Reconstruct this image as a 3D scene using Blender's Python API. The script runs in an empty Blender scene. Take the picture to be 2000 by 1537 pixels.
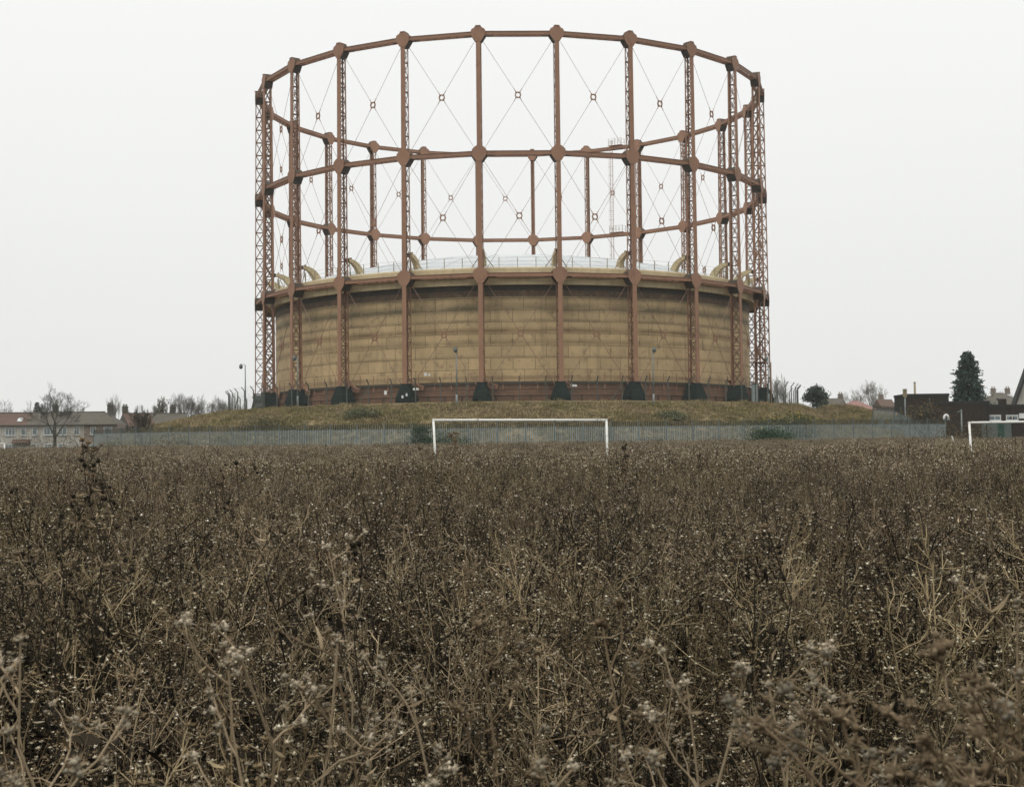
import bpy, math, random
import numpy as np
from mathutils import Matrix, Vector

# ------------------------------------------------------------------ camera, sky, sun, exposure
SC = bpy.context.scene
COL = SC.collection
F_PX, PITCH, ROLL, EYE = 2838.73, 0.04177, 0.01112, 1.6      # photo is 2000 x 1537
cam = bpy.data.cameras.new('camera'); cam_o = bpy.data.objects.new('camera', cam); COL.objects.link(cam_o)
cam.sensor_fit = 'HORIZONTAL'; cam.sensor_width = 36.0; cam.lens = 36.0*F_PX/2000.0
cam.clip_start = 0.05; cam.clip_end = 6000
cam_o.matrix_world = Matrix.Translation((0, 0, EYE)) @ Matrix.Rotation(math.pi/2+PITCH, 4, 'X') @ Matrix.Rotation(-ROLL, 4, 'Z')
cam.dof.use_dof = True; cam.dof.focus_distance = 9.0; cam.dof.aperture_fstop = 18.0
SC.camera = cam_o

SUN_EL, SUN_AZ = math.radians(66), math.radians(205)          # high, behind the camera, lost in cloud
w = bpy.data.worlds.new('World'); SC.world = w; w.use_nodes = True
nt = w.node_tree; nt.nodes.clear()
wo = nt.nodes.new('ShaderNodeOutputWorld'); bg = nt.nodes.new('ShaderNodeBackground')
sky = nt.nodes.new('ShaderNodeTexSky'); sky.sky_type = 'NISHITA'; sky.sun_disc = False
sky.sun_elevation = SUN_EL; sky.sun_rotation = SUN_AZ; sky.dust_density = 4.0
tc = nt.nodes.new('ShaderNodeTexCoord'); sep = nt.nodes.new('ShaderNodeSeparateXYZ')
mr = nt.nodes.new('ShaderNodeMapRange'); mr.inputs['From Min'].default_value = 0.0; mr.inputs['From Max'].default_value = 1.0
mr.inputs['To Min'].default_value = 0.86; mr.inputs['To Max'].default_value = 1.28
noi = nt.nodes.new('ShaderNodeTexNoise'); noi.inputs['Scale'].default_value = 1.6; noi.inputs['Detail'].default_value = 2.0
mrn = nt.nodes.new('ShaderNodeMapRange'); mrn.inputs['To Min'].default_value = 0.955; mrn.inputs['To Max'].default_value = 1.045
mul = nt.nodes.new('ShaderNodeMath'); mul.operation = 'MULTIPLY'
mul2 = nt.nodes.new('ShaderNodeVectorMath'); mul2.operation = 'SCALE'; mul2.inputs[0].default_value = (9.95, 10.0, 9.78)   # the cloud layer
mix = nt.nodes.new('ShaderNodeMix'); mix.data_type = 'RGBA'; mix.inputs['Factor'].default_value = 0.95
L = nt.links.new
L(tc.outputs['Generated'], sep.inputs[0]); L(sep.outputs['Z'], mr.inputs['Value'])
L(tc.outputs['Generated'], noi.inputs['Vector']); L(noi.outputs['Fac'], mrn.inputs['Value'])
L(mr.outputs[0], mul.inputs[0]); L(mrn.outputs[0], mul.inputs[1]); L(mul.outputs[0], mul2.inputs['Scale'])
L(sky.outputs[0], mix.inputs['A']); L(mul2.outputs[0], mix.inputs['B'])
L(mix.outputs['Result'], bg.inputs['Color']); bg.inputs['Strength'].default_value = 0.1
L(bg.outputs[0], wo.inputs['Surface'])

sun = bpy.data.lights.new('sun', 'SUN'); sun.energy = 1.45; sun.angle = math.radians(45); sun.color = (1.0, 0.97, 0.93)
sun_o = bpy.data.objects.new('sun', sun); COL.objects.link(sun_o)
sd = Vector((math.sin(SUN_AZ)*math.cos(SUN_EL), math.cos(SUN_AZ)*math.cos(SUN_EL), math.sin(SUN_EL)))
sun_o.rotation_euler = sd.to_track_quat('Z', 'Y').to_euler(); sun_o.location = (0, -20, 80)
SC.view_settings.view_transform = 'Standard'; SC.view_settings.look = 'None'
SC.view_settings.exposure = 0.0; SC.view_settings.gamma = 1.0; SC.view_settings.use_curve_mapping = False
SC.render.engine = 'CYCLES'

# ------------------------------------------------------------------ helpers
PI = math.pi
def ray(px, py):
    X, Y = px-1000.0, 768.5-py
    c, s = math.cos(ROLL), math.sin(ROLL)
    u, v = (X*c+Y*s)/F_PX, (-X*s+Y*c)/F_PX
    cp, sp = math.cos(PITCH), math.sin(PITCH)
    return u, cp-v*sp, sp+v*cp
def at(px, py, y):
    "the point seen at photo pixel (px, py), y metres ahead"
    a, b, c = ray(px, py); t = y/b
    return Vector((a*t, y, EYE+c*t))
def sstep(a, b, x):
    t = np.clip((x-a)/(b-a), 0, 1); return t*t*(3-2*t)

CX, CY = 0.167, 206.27
def gz(x, y):
    "ground of the field"
    d = np.clip(y, 0, 150.0)
    return 0.0085*d+0.000025*d*d
def mound(x, y):
    dx, dy = x-CX, y-CY
    r = np.hypot(dx, dy); a = np.degrees(np.arctan2(dx, -dy))
    left = np.interp(r, [0, 38.6, 41, 45, 50, 54, 58, 62, 66], [7.85, 7.75, 7.3, 6.65, 5.6, 4.2, 2.5, 1.5, 1.1])
    right = np.interp(r, [0, 39.0, 42.0, 46, 51, 57, 60], [7.85, 7.8, 6.8, 4.8, 3.2, 1.8, 1.3])
    k = sstep(38, 62, a)*(1-sstep(130, 160, a))
    h = left*(1-k)+right*k
    q = np.sqrt(((x-45.5)/16.0)**2+((y-204.0)/np.where(y < 204, 46.0, 32.0))**2)
    berm = 1.7+5.9*(1-np.clip((q-.1)/.9, 0, 1))
    h = np.maximum(h, berm)
    h = h+0.10*np.sin(x*0.7+y*0.31)*np.sin(y*0.53-x*0.2)*sstep(40.5, 43, r)*(1-sstep(58, 64, r))
    return h
def terrain(x, y):
    return float(max(gz(x, y), mound(np.float64(x), np.float64(y))))

class MB:
    "collects verts and faces"
    def __init__(s): s.v = []; s.f = []
    def add(s, vs, fs):
        o = len(s.v); s.v += [tuple(p) for p in vs]; s.f += [tuple(i+o for i in f) for f in fs]; return s
    def box(s, c, d, rz=0.0):
        cx, cy, cz = c; a, b, e = d[0]/2, d[1]/2, d[2]/2; cs, sn = math.cos(rz), math.sin(rz)
        vs = []
        for z in (-e, e):
            for x, y in ((-a, -b), (a, -b), (a, b), (-a, b)): vs.append((cx+x*cs-y*sn, cy+x*sn+y*cs, cz+z))
        return s.add(vs, [(3, 2, 1, 0), (4, 5, 6, 7), (0, 1, 5, 4), (1, 2, 6, 5), (2, 3, 7, 6), (3, 0, 4, 7)])
    def beam(s, p, q, w, h, up=(0, 0, 1)):
        p, q = Vector(p), Vector(q); d = (q-p).normalized(); u = Vector(up)
        if abs(d.dot(u)) > 0.99: u = Vector((0, 1, 0)) if abs(d.y) < 0.9 else Vector((1, 0, 0))
        x = d.cross(u).normalized(); z = x.cross(d)
        vs = []
        for o in (p, q):
            for a, b in ((-1, -1), (1, -1), (1, 1), (-1, 1)): vs.append(o+x*(a*w/2)+z*(b*h/2))
        return s.add(vs, [(0, 1, 2, 3), (7, 6, 5, 4), (0, 4, 5, 1), (1, 5, 6, 2), (2, 6, 7, 3), (3, 7, 4, 0)])
    def tube(s, pts, rad, n=6, cap=True):
        pts = [Vector(p) for p in pts]
        if not hasattr(rad, '__len__'): rad = [rad]*len(pts)
        o = len(s.v); prev = None
        for i, p in enumerate(pts):
            d = (pts[min(i+1, len(pts)-1)]-pts[max(i-1, 0)]).normalized()
            x = prev if prev is not None else d.orthogonal()
            x = (x-d*x.dot(d)).normalized(); prev = x; y = d.cross(x)
            for k in range(n):
                a = 2*PI*k/n; s.v.append(tuple(p+(x*math.cos(a)+y*math.sin(a))*rad[i]))
        for i in range(len(pts)-1):
            for k in range(n):
                a, b = o+i*n+k, o+i*n+(k+1) % n; s.f.append((a, b, b+n, a+n))
        if cap:
            s.f.append(tuple(o+k for k in range(n))[::-1]); s.f.append(tuple(o+(len(pts)-1)*n+k for k in range(n)))
        return s
    def prism(s, outline, y0, y1):
        "outline in x,z extruded along y"
        n = len(outline)
        vs = [(x, y0, z) for x, z in outline]+[(x, y1, z) for x, z in outline]
        fs = [tuple(range(n)), tuple(range(n, 2*n))[::-1]]+[(i, i+n, (i+1) % n+n, (i+1) % n) for i in range(n)]
        return s.add(vs, fs)
    def ring(s, r0, z0, r1, z1, n=192, a0=0.0, a1=2*PI):
        "strip of a surface of revolution about z"
        o = len(s.v); full = abs(a1-a0-2*PI) < 1e-6; m = n if full else n+1
        for i in range(m):
            a = a0+(a1-a0)*i/n
            s.v.append((r0*math.sin(a), -r0*math.cos(a), z0)); s.v.append((r1*math.sin(a), -r1*math.cos(a), z1))
        for i in range(n):
            j = (i+1) % m; s.f.append((o+2*i, o+2*j, o+2*j+1, o+2*i+1))
        return s
    def mesh(s, name, mat, smooth=False):
        m = bpy.data.meshes.new(name); m.from_pydata(s.v, [], s.f); m.update()
        if mat: m.materials.append(mat)
        if smooth: m.shade_smooth()
        return m
    def build(s, name, mat, parent=None, smooth=False, **kw):
        return link(name, s.mesh(name, mat, smooth), parent, **kw)

def link(name, mesh, parent=None, loc=None, rz=None, label=None, cat=None, group=None, kind=None):
    o = bpy.data.objects.new(name, mesh); COL.objects.link(o)
    if parent is not None: o.parent = parent
    if loc is not None: o.location = loc
    if rz is not None: o.rotation_euler = (0, 0, rz)
    if label: o['label'] = label
    if cat: o['category'] = cat
    if group: o['group'] = group
    if kind: o['kind'] = kind
    return o
def thing(name, label, cat, loc=(0, 0, 0), rz=0.0, group=None):
    return link(name, None, None, loc, rz, label, cat, group)

def np_mesh(name, V, Fq, mat, tint=None, smooth=False, extra=None):
    "quads or tris given as numpy arrays; extra = list of further index arrays"
    m = bpy.data.meshes.new(name)
    parts = [np.asarray(f, np.int32) for f in ([Fq]+(extra or [])) if f is not None and len(f)]
    loops = np.concatenate([p.ravel() for p in parts]); sizes = np.concatenate([np.full(len(p), p.shape[1], np.int32) for p in parts])
    m.vertices.add(len(V)); m.vertices.foreach_set('co', np.asarray(V, np.float32).ravel())
    m.loops.add(len(loops)); m.loops.foreach_set('vertex_index', loops)
    m.polygons.add(len(sizes)); starts = np.concatenate([[0], np.cumsum(sizes)[:-1]]).astype(np.int32)
    m.polygons.foreach_set('loop_start', starts); m.polygons.foreach_set('loop_total', sizes)
    if smooth: m.polygons.foreach_set('use_smooth', np.ones(len(sizes), bool))
    if tint is not None:
        at_ = m.attributes.new('tint', 'FLOAT_COLOR', 'POINT')
        c = np.ones((len(V), 4), np.float32); c[:, :3] = tint; at_.data.foreach_set('color', c.ravel())
    m.update(calc_edges=True); m.validate()
    if mat: m.materials.append(mat)
    return m

class Plant:
    "numpy collector for stems, leaves and heads with a colour per vertex"
    def __init__(s): s.V = []; s.Q = []; s.T = []; s.C = []; s.n = 0
    def _put(s, v, q, t, c):
        v = np.asarray(v, float).reshape(-1, 3); k = len(v)
        s.V.append(v); s.C.append(np.broadcast_to(np.asarray(c, float), (k, 3)))
        if q is not None: s.Q.append(np.asarray(q)+s.n)
        if t is not None: s.T.append(np.asarray(t)+s.n)
        s.n += k
    def stem(s, pts, r0, r1, col, n=3, ph=0.0):
        pts = np.asarray(pts, float); m = len(pts)
        d = np.gradient(pts, axis=0); d /= np.linalg.norm(d, axis=1, keepdims=True)+1e-9
        ref = np.array([0.31, 0.94, 0.11]); x = np.cross(d, ref); x /= np.linalg.norm(x, axis=1, keepdims=True)+1e-9
        y = np.cross(d, x); a = ph+2*PI*np.arange(n)/n; r = np.linspace(r0, r1, m)[:, None, None]
        v = pts[:, None, :]+r*(x[:, None, :]*np.cos(a)[None, :, None]+y[:, None, :]*np.sin(a)[None, :, None])
        q = [(i*n+k, i*n+(k+1) % n, (i+1)*n+(k+1) % n, (i+1)*n+k) for i in range(m-1) for k in range(n)]
        s._put(v, q, None, col)
    def leaf(s, p, d, side, ln, w, curl, col):
        d = d/(np.linalg.norm(d)+1e-9); side = side-d*np.dot(side, d); side /= np.linalg.norm(side)+1e-9
        up = np.cross(side, d); m1 = p+d*ln*.5+up*ln*curl*.3; e = p+d*ln*.85+up*ln*curl*1.0
        v = [p-side*w*.2, p+side*w*.2, m1+side*w*.5, m1-side*w*.5+up*w*.2, e+side*w*.15, e-side*w*.15]
        s._put(v, [(0, 1, 2, 3), (3, 2, 4, 5)], None, col)
    def head(s, p, r, col, col2, rng, spikes=6, sq=0.8):
        # a lumpy seed head with a ragged crown
        o = [(1, 0, 0), (-1, 0, 0), (0, 1, 0), (0, -1, 0), (0, 0, 1), (0, 0, -1)]
        v = np.array(o, float)*r*(0.75+0.5*rng.random((6, 1)))*np.array([1, 1, sq])+p
        t = [(0, 2, 4), (2, 1, 4), (1, 3, 4), (3, 0, 4), (2, 0, 5), (1, 2, 5), (3, 1, 5), (0, 3, 5)]
        s._put(v, None, t, col)
        for k in range(spikes):
            d = rng.normal(size=3); d[2] = abs(d[2])*.7; d /= np.linalg.norm(d); e = np.cross(d, rng.normal(size=3)); e /= np.linalg.norm(e)+1e-9
            s._put([p+d*r*.4-e*r*.22, p+d*r*.4+e*r*.22, p+d*r*(1.4+1.3*rng.random())], None, [(0, 1, 2)], col2)
    def mesh(s, name, mat, smooth=False):
        V = np.concatenate(s.V); C = np.concatenate(s.C)
        Q = np.concatenate(s.Q) if s.Q else None; T = np.concatenate(s.T) if s.T else None
        if Q is None: return np_mesh(name, V, T, mat, C, smooth)
        return np_mesh(name, V, Q, mat, C, smooth, [T] if T is not None else None)

def copy_tree(o, parent=None):
    c = o.copy(); COL.objects.link(c)
    if parent is not None: c.parent = parent
    for ch in o.children: copy_tree(ch, c)
    return c

# ------------------------------------------------------------------ materials
def new_mat(name):
    m = bpy.data.materials.new(name); m.use_nodes = True; n = m.node_tree
    return m, n, n.nodes['Principled BSDF']
def mix_rgb(n, fac, a, b, mode='MIX'):
    x = n.nodes.new('ShaderNodeMix'); x.data_type = 'RGBA'; x.blend_type = mode
    for s, v in (('Factor', fac), ('A', a), ('B', b)):
        if isinstance(v, (int, float)): x.inputs[s].default_value = v
        elif isinstance(v, tuple): x.inputs[s].default_value = (*v, 1)
        else: n.links.new(v, x.inputs[s])
    return x.outputs['Result']
def noise(n, vec, scale, detail=3.0, lo=0.35, hi=0.65, stretch=None, rough=0.6):
    if stretch is not None:
        mp = n.nodes.new('ShaderNodeMapping'); mp.inputs['Scale'].default_value = stretch; n.links.new(vec, mp.inputs[0]); vec = mp.outputs[0]
    t = n.nodes.new('ShaderNodeTexNoise'); t.inputs['Scale'].default_value = scale; t.inputs['Detail'].default_value = detail; t.inputs['Roughness'].default_value = rough
    n.links.new(vec, t.inputs['Vector'])
    r = n.nodes.new('ShaderNodeMapRange'); r.inputs['From Min'].default_value = lo; r.inputs['From Max'].default_value = hi
    n.links.new(t.outputs['Fac'], r.inputs['Value']); return r.outputs[0]
def wpos(n): return n.nodes.new('ShaderNodeNewGeometry').outputs['Position']
def mathn(n, op, a, b=None):
    x = n.nodes.new('ShaderNodeMath'); x.operation = op
    for i, v in enumerate((a, b)):
        if v is None: continue
        if isinstance(v, (int, float)): x.inputs[i].default_value = v
        else: n.links.new(v, x.inputs[i])
    return x.outputs[0]
def worn(name, c1, c2, rough=0.6, scale=1.5, rust=None, rust_amt=(0.62, 0.75), streak=None, spec=0.3, rand=0.0, metal=0.0, bump=0.0):
    "paint with mottling, optional vertical streaks and rust or dirt patches"
    m, n, b = new_mat(name); p = wpos(n)
    col = mix_rgb(n, noise(n, p, scale, 5), c1, c2)
    if streak: col = mix_rgb(n, mathn(n, 'MULTIPLY', noise(n, p, 1.0, 4, 0.5, 0.8, (2.2, 2.2, 0.12)), 0.7), col, streak)
    if rust: col = mix_rgb(n, mathn(n, 'MULTIPLY', noise(n, p, scale*2.3, 8, *rust_amt), 0.85), col, rust)
    if rand:
        oi = n.nodes.new('ShaderNodeObjectInfo'); r = n.nodes.new('ShaderNodeMapRange')
        r.inputs['To Min'].default_value = 1-rand; r.inputs['To Max'].default_value = 1+rand*.6
        n.links.new(oi.outputs['Random'], r.inputs['Value'])
        sc = n.nodes.new('ShaderNodeVectorMath'); sc.operation = 'SCALE'; n.links.new(col, sc.inputs[0]); n.links.new(r.outputs[0], sc.inputs['Scale']); col = sc.outputs[0]
    n.links.new(col, b.inputs['Base Color']); b.inputs['Roughness'].default_value = rough
    b.inputs['Specular IOR Level'].default_value = spec; b.inputs['Metallic'].default_value = metal
    if bump:
        bp = n.nodes.new('ShaderNodeBump'); bp.inputs['Strength'].default_value = bump; bp.inputs['Distance'].default_value = 0.02
        n.links.new(noise(n, p, 25, 4, 0.3, 0.7), bp.inputs['Height']); n.links.new(bp.outputs[0], b.inputs['Normal'])
    return m
def plant_mat(name, gain=1.0, rnd=0.45, rough=0.85, hue=None):
    m, n, b = new_mat(name)
    a = n.nodes.new('ShaderNodeAttribute'); a.attribute_name = 'tint'
    oi = n.nodes.new('ShaderNodeObjectInfo'); r = n.nodes.new('ShaderNodeMapRange')
    r.inputs['To Min'].default_value = gain*(1-rnd); r.inputs['To Max'].default_value = gain*(1+rnd)
    n.links.new(oi.outputs['Random'], r.inputs['Value'])
    p = wpos(n); col = a.outputs['Color']
    if hue: col = mix_rgb(n, noise(n, p, hue[0], 3, 0.42, 0.62), col, mix_rgb(n, 1.0, col, hue[1], 'MULTIPLY'))
    sc = n.nodes.new('ShaderNodeVectorMath'); sc.operation = 'SCALE'; n.links.new(col, sc.inputs[0]); n.links.new(r.outputs[0], sc.inputs['Scale'])
    n.links.new(sc.outputs[0], b.inputs['Base Color']); b.inputs['Roughness'].default_value = rough; b.inputs['Specular IOR Level'].default_value = 0.15
    return m

M = {}
M['frame'] = worn('red_oxide_paint', (0.315, 0.172, 0.105), (0.265, 0.145, 0.090), 0.6, 0.35, (0.15, 0.075, 0.045), (0.58, 0.78), streak=(0.22, 0.12, 0.075), bump=0.1)
M['dark_tone'] = worn('dark_gusset_plate', (0.050, 0.048, 0.038), (0.085, 0.065, 0.048), 0.8, 0.9, spec=0.15)  # core sides of the gusset boxes, darker than the frame paint
M['lattice'] = worn('dull_lattice_paint', (0.215, 0.125, 0.080), (0.17, 0.10, 0.066), 0.7, 0.5, spec=0.15)
M['rod'] = worn('tie_rod_paint', (0.30, 0.18, 0.13), (0.25, 0.15, 0.11), 0.6, 1.0)
M['plinth'] = worn('black_bitumen_paint', (0.008, 0.016, 0.014), (0.014, 0.023, 0.020), 0.85, 1.2, (0.03, 0.04, 0.03), (0.7, 0.85), spec=0.08)
M['basewall'] = worn('rusty_tank_wall', (0.20, 0.105, 0.062), (0.14, 0.078, 0.047), 0.75, 0.8, (0.09, 0.055, 0.04), (0.5, 0.75), streak=(0.12, 0.075, 0.05))
M['dark'] = worn('dark_iron_and_shade', (0.05, 0.05, 0.04), (0.08, 0.06, 0.045), 0.8, 1.5)  # dark iron parts, and the painted shade right under the crown rim
M['roof'] = worn('white_roof_paint', (0.58, 0.61, 0.62), (0.50, 0.53, 0.54), 0.6, 0.6, (0.42, 0.44, 0.43), (0.6, 0.8))
M['galv'] = worn('galvanised_steel', (0.225, 0.275, 0.268), (0.31, 0.355, 0.345), 0.55, 2.0, (0.16, 0.18, 0.16), (0.6, 0.8), rand=0.2)
M['galv_dark'] = worn('weathered_green_steel', (0.085, 0.105, 0.092), (0.12, 0.135, 0.12), 0.6, 2.0)
M['spike'] = worn('dark_spiked_topping', (0.045, 0.052, 0.042), (0.07, 0.072, 0.058), 0.8, 2.0, spec=0.1)
M['conc'] = worn('weathered_concrete', (0.075, 0.085, 0.072), (0.11, 0.115, 0.10), 0.9, 3.0)
M['lamp'] = worn('grey_lamp_paint', (0.17, 0.195, 0.188), (0.22, 0.245, 0.238), 0.5, 1.0)
M['white'] = worn('white_gloss_paint', (0.80, 0.80, 0.76), (0.72, 0.72, 0.67), 0.4, 2.5, (0.12, 0.105, 0.08), (0.60, 0.70), bump=0.1)
M['sign'] = worn('white_sign', (0.75, 0.76, 0.74), (0.66, 0.67, 0.65), 0.5, 3.0)
M['olive'] = worn('olive_rail_paint', (0.30, 0.25, 0.15), (0.22, 0.18, 0.11), 0.6, 2.0)
M['twig'] = plant_mat('bark', 1.0, 0.1)
M['leafy'] = plant_mat('foliage', 1.0, 0.15)
M['weed'] = plant_mat('dead_weed', 0.97, 0.5, hue=(0.22, (0.93, 0.95, 0.85)))

def bell_mat(name, rand):
    "cream gas holder paint with rows of dirt that follow the old seams, plus painted rim shade"
    m, n, b = new_mat(name); p = wpos(n)
    sp = n.nodes.new('ShaderNodeSeparateXYZ'); n.links.new(p, sp.inputs[0]); z = sp.outputs['Z']
    col = mix_rgb(n, noise(n, p, 0.5, 5), (0.535, 0.395, 0.215), (0.455, 0.335, 0.182))
    def band(zc, hw, colr, amt, sc):
        nonlocal col
        d = mathn(n, 'ABSOLUTE', mathn(n, 'SUBTRACT', z, zc)); r = n.nodes.new('ShaderNodeMapRange')
        r.inputs['From Min'].default_value = hw; r.inputs['From Max'].default_value = 0.0; n.links.new(d, r.inputs['Value'])
        f = mathn(n, 'MULTIPLY', mathn(n, 'MULTIPLY', r.outputs[0], noise(n, p, sc, 5, 0.26, 0.58, (0.45, 0.45, 2.5))), amt)
        col = mix_rgb(n, f, col, colr)
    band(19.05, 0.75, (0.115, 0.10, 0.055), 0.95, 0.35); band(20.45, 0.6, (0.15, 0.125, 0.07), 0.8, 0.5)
    band(21.4, 1.0, (0.10, 0.075, 0.05), 0.9, 0.4)  # top band: shade below the rim painted in with the dirt
    band(16.35, 0.5, (0.17, 0.11, 0.05), 0.95, 0.45); band(14.9, 0.55, (0.20, 0.15, 0.075), 0.75, 0.5)
    band(17.55, 0.3, (0.19, 0.145, 0.08), 0.7, 0.7); band(13.2, 0.3, (0.22, 0.165, 0.085), 0.6, 0.7); band(10.7, 0.45, (0.22, 0.14, 0.07), 0.7, 0.8)
    # weather stain stronger on the left flank, and drips under the seams
    col = mix_rgb(n, mathn(n, 'MULTIPLY', noise(n, p, 0.8, 5, 0.52, 0.8, (1.6, 1.6, 0.12)), 0.6), col, (0.16, 0.12, 0.065))
    col = mix_rgb(n, mathn(n, 'MULTIPLY', noise(n, p, 1.3, 9, 0.56, 0.68), 0.55), col, (0.15, 0.11, 0.06))
    if rand:
        oi = n.nodes.new('ShaderNodeObjectInfo'); r = n.nodes.new('ShaderNodeMapRange')
        r.inputs['To Min'].default_value = 0.90; r.inputs['To Max'].default_value = 1.08; n.links.new(oi.outputs['Random'], r.inputs['Value'])
        sc = n.nodes.new('ShaderNodeVectorMath'); sc.operation = 'SCALE'; n.links.new(col, sc.inputs[0]); n.links.new(r.outputs[0], sc.inputs['Scale']); col = sc.outputs[0]
    n.links.new(col, b.inputs['Base Color']); b.inputs['Roughness'].default_value = 0.65; b.inputs['Specular IOR Level'].default_value = 0.25
    return m
M['bell'] = bell_mat('cream_bell_paint', True)
M['rim'] = worn('cream_rim_paint', (0.56, 0.46, 0.28), (0.48, 0.39, 0.23), 0.65, 0.9, (0.16, 0.15, 0.08), (0.64, 0.84), streak=(0.30, 0.25, 0.14))
M['seam'] = worn('seam_rust', (0.075, 0.055, 0.032), (0.105, 0.078, 0.045), 0.8, 2.0)

def ground_mat(name, c1, c2, c3, s1, s2):
    m, n, b = new_mat(name); p = wpos(n)
    col = mix_rgb(n, noise(n, p, s1, 4, 0.4, 0.6), c1, c2)
    col = mix_rgb(n, noise(n, p, s2, 6, 0.5, 0.7), col, c3)
    n.links.new(col, b.inputs['Base Color']); b.inputs['Roughness'].default_value = 0.95; b.inputs['Specular IOR Level'].default_value = 0.1
    return m
M['soil'] = ground_mat('field_litter', (0.026, 0.021, 0.013), (0.022, 0.028, 0.012), (0.04, 0.031, 0.02), 0.4, 3.0)
M['turf'] = ground_mat('mound_turf', (0.20, 0.155, 0.085), (0.14, 0.115, 0.06), (0.25, 0.19, 0.11), 0.12, 0.7)
M['gravel'] = ground_mat('compound_gravel', (0.13, 0.12, 0.09), (0.16, 0.14, 0.10), (0.09, 0.085, 0.06), 0.4, 4.0)

# ------------------------------------------------------------------ ground and mound
def grid_mesh(name, xs, ys, fz, mat, keep=None):
    X, Y = np.meshgrid(xs, ys); Z = fz(X, Y); nx, ny = len(xs), len(ys)
    V = np.stack([X.ravel(), Y.ravel(), Z.ravel()], 1)
    i = np.arange(nx*ny).reshape(ny, nx); Fq = np.stack([i[:-1, :-1].ravel(), i[:-1, 1:].ravel(), i[1:, 1:].ravel(), i[1:, :-1].ravel()], 1)
    return np_mesh(name, V, Fq, mat, smooth=True)
gx = np.concatenate([np.linspace(-3000, -150, 12), np.linspace(-120, 120, 81), np.linspace(150, 3000, 12)])
gy = np.concatenate([np.linspace(-3000, -60, 10), np.linspace(-30, 200, 93), np.linspace(230, 3500, 14)])
link('ground', grid_mesh('ground', gx, gy, lambda x, y: gz(x, y), M['soil']), kind='structure')
ra = np.concatenate([np.linspace(36.5, 40.5, 3), np.linspace(41, 66, 51)]); aa = np.radians(np.linspace(-180, 180, 289))
A, Rr = np.meshgrid(aa, ra); mx = CX+Rr*np.sin(A); my = CY-Rr*np.cos(A); mz = mound(mx, my)
V = np.stack([mx.ravel(), my.ravel(), mz.ravel()], 1); i = np.arange(mx.size).reshape(mx.shape)
Fq = np.stack([i[:-1, :-1].ravel(), i[:-1, 1:].ravel(), i[1:, 1:].ravel(), i[1:, :-1].ravel()], 1)
link('grass_mound', np_mesh('grass_mound', V, Fq, M['turf'], smooth=True), kind='structure')
# the bank that runs on to the right of the mound
bx = np.linspace(28.5, 64, 60); by = np.linspace(157, 240, 100)
def bank_z(x, y):
    h = mound(x, y); return np.where(np.hypot(x-CX, y-CY) < 44, h-0.6, h+0.012)
link('grass_bank', grid_mesh('grass_bank', bx, by, bank_z, M['turf']), kind='structure')
mb = MB(); mb.ring(33.0, 7.80, 37.5, 7.80, 96)
mb.f = [f[::-1] for f in mb.f]
link('compound_floor', mb.mesh('compound_floor', M['gravel']), loc=(CX, CY, 0), kind='structure')

# ------------------------------------------------------------------ gas holder guide frame
NCOL, RF, PHASE = 24, 36.0, 0.0267
Z0, Z1, Z2, Z3 = 7.85, 22.77, 37.26, 51.58
def cang(k): return PHASE+(k+.5)*2*PI/NCOL
frame = thing('gasholder_frame', 'tall red-brown lattice column guide frame with three ring girders and cross ties', 'gasholder', (CX, CY, 0))
FW = 0.54
def y_out(z): return 0.14-0.24*z/(Z3-Z0)
def y_in(z): return -1.42+0.30*z/(Z3-Z0)
col_m, lat_m = MB(), MB()
H = Z3-Z0+0.75
def flange(mb_, yf, sgn, leg):
    # channel: web plate and two legs, tapering with height
    for (x0, x1, d0, d1) in ((-FW/2, FW/2, 0.0, 0.05), (-FW/2, -FW/2+0.05, 0.05, leg), (FW/2-0.05, FW/2, 0.05, leg)):
        vs = []
        for z in (1.9, H):
            a, b = yf(z)-sgn*d0, yf(z)-sgn*d1
            vs += [(x0, a, z), (x1, a, z), (x1, b, z), (x0, b, z)]
        fs = [(3, 2, 1, 0), (4, 5, 6, 7), (0, 1, 5, 4), (1, 2, 6, 5), (2, 3, 7, 6), (3, 0, 4, 7)]
        mb_.add(vs, fs if sgn < 0 else [f[::-1] for f in fs])
flange(col_m, y_out, 1, 0.13)
for s in (-1, 1):
    for (xa, xb, d0, d1) in ((0.16, 0.27, 0.0, 0.04), (0.23, 0.27, 0.04, 0.20)):
        vs = []
        for z in (1.9, H):
            a, b = y_in(z)+d0, y_in(z)+d1; vs += [(s*xa, a, z), (s*xb, a, z), (s*xb, b, z), (s*xa, b, z)]
        fs = [(3, 2, 1, 0), (4, 5, 6, 7), (0, 1, 5, 4), (1, 2, 6, 5), (2, 3, 7, 6), (3, 0, 4, 7)]
        col_m.add(vs, fs if s > 0 else [f[::-1] for f in fs])
z = 2.3; s = 1
while z < H-.8:
    lat_m.beam((-s*.2, y_in(z)+.055, z), (s*.2, y_in(z+.62)+.055, z+.62), 0.042, 0.02, (0, 1, 0)); z += .62; s = -s
tiers = [(2.25, Z1-Z0-1.0), (Z1-Z0+0.85, Z2-Z0-1.0), (Z2-Z0+0.85, Z3-Z0-1.0)]
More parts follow.
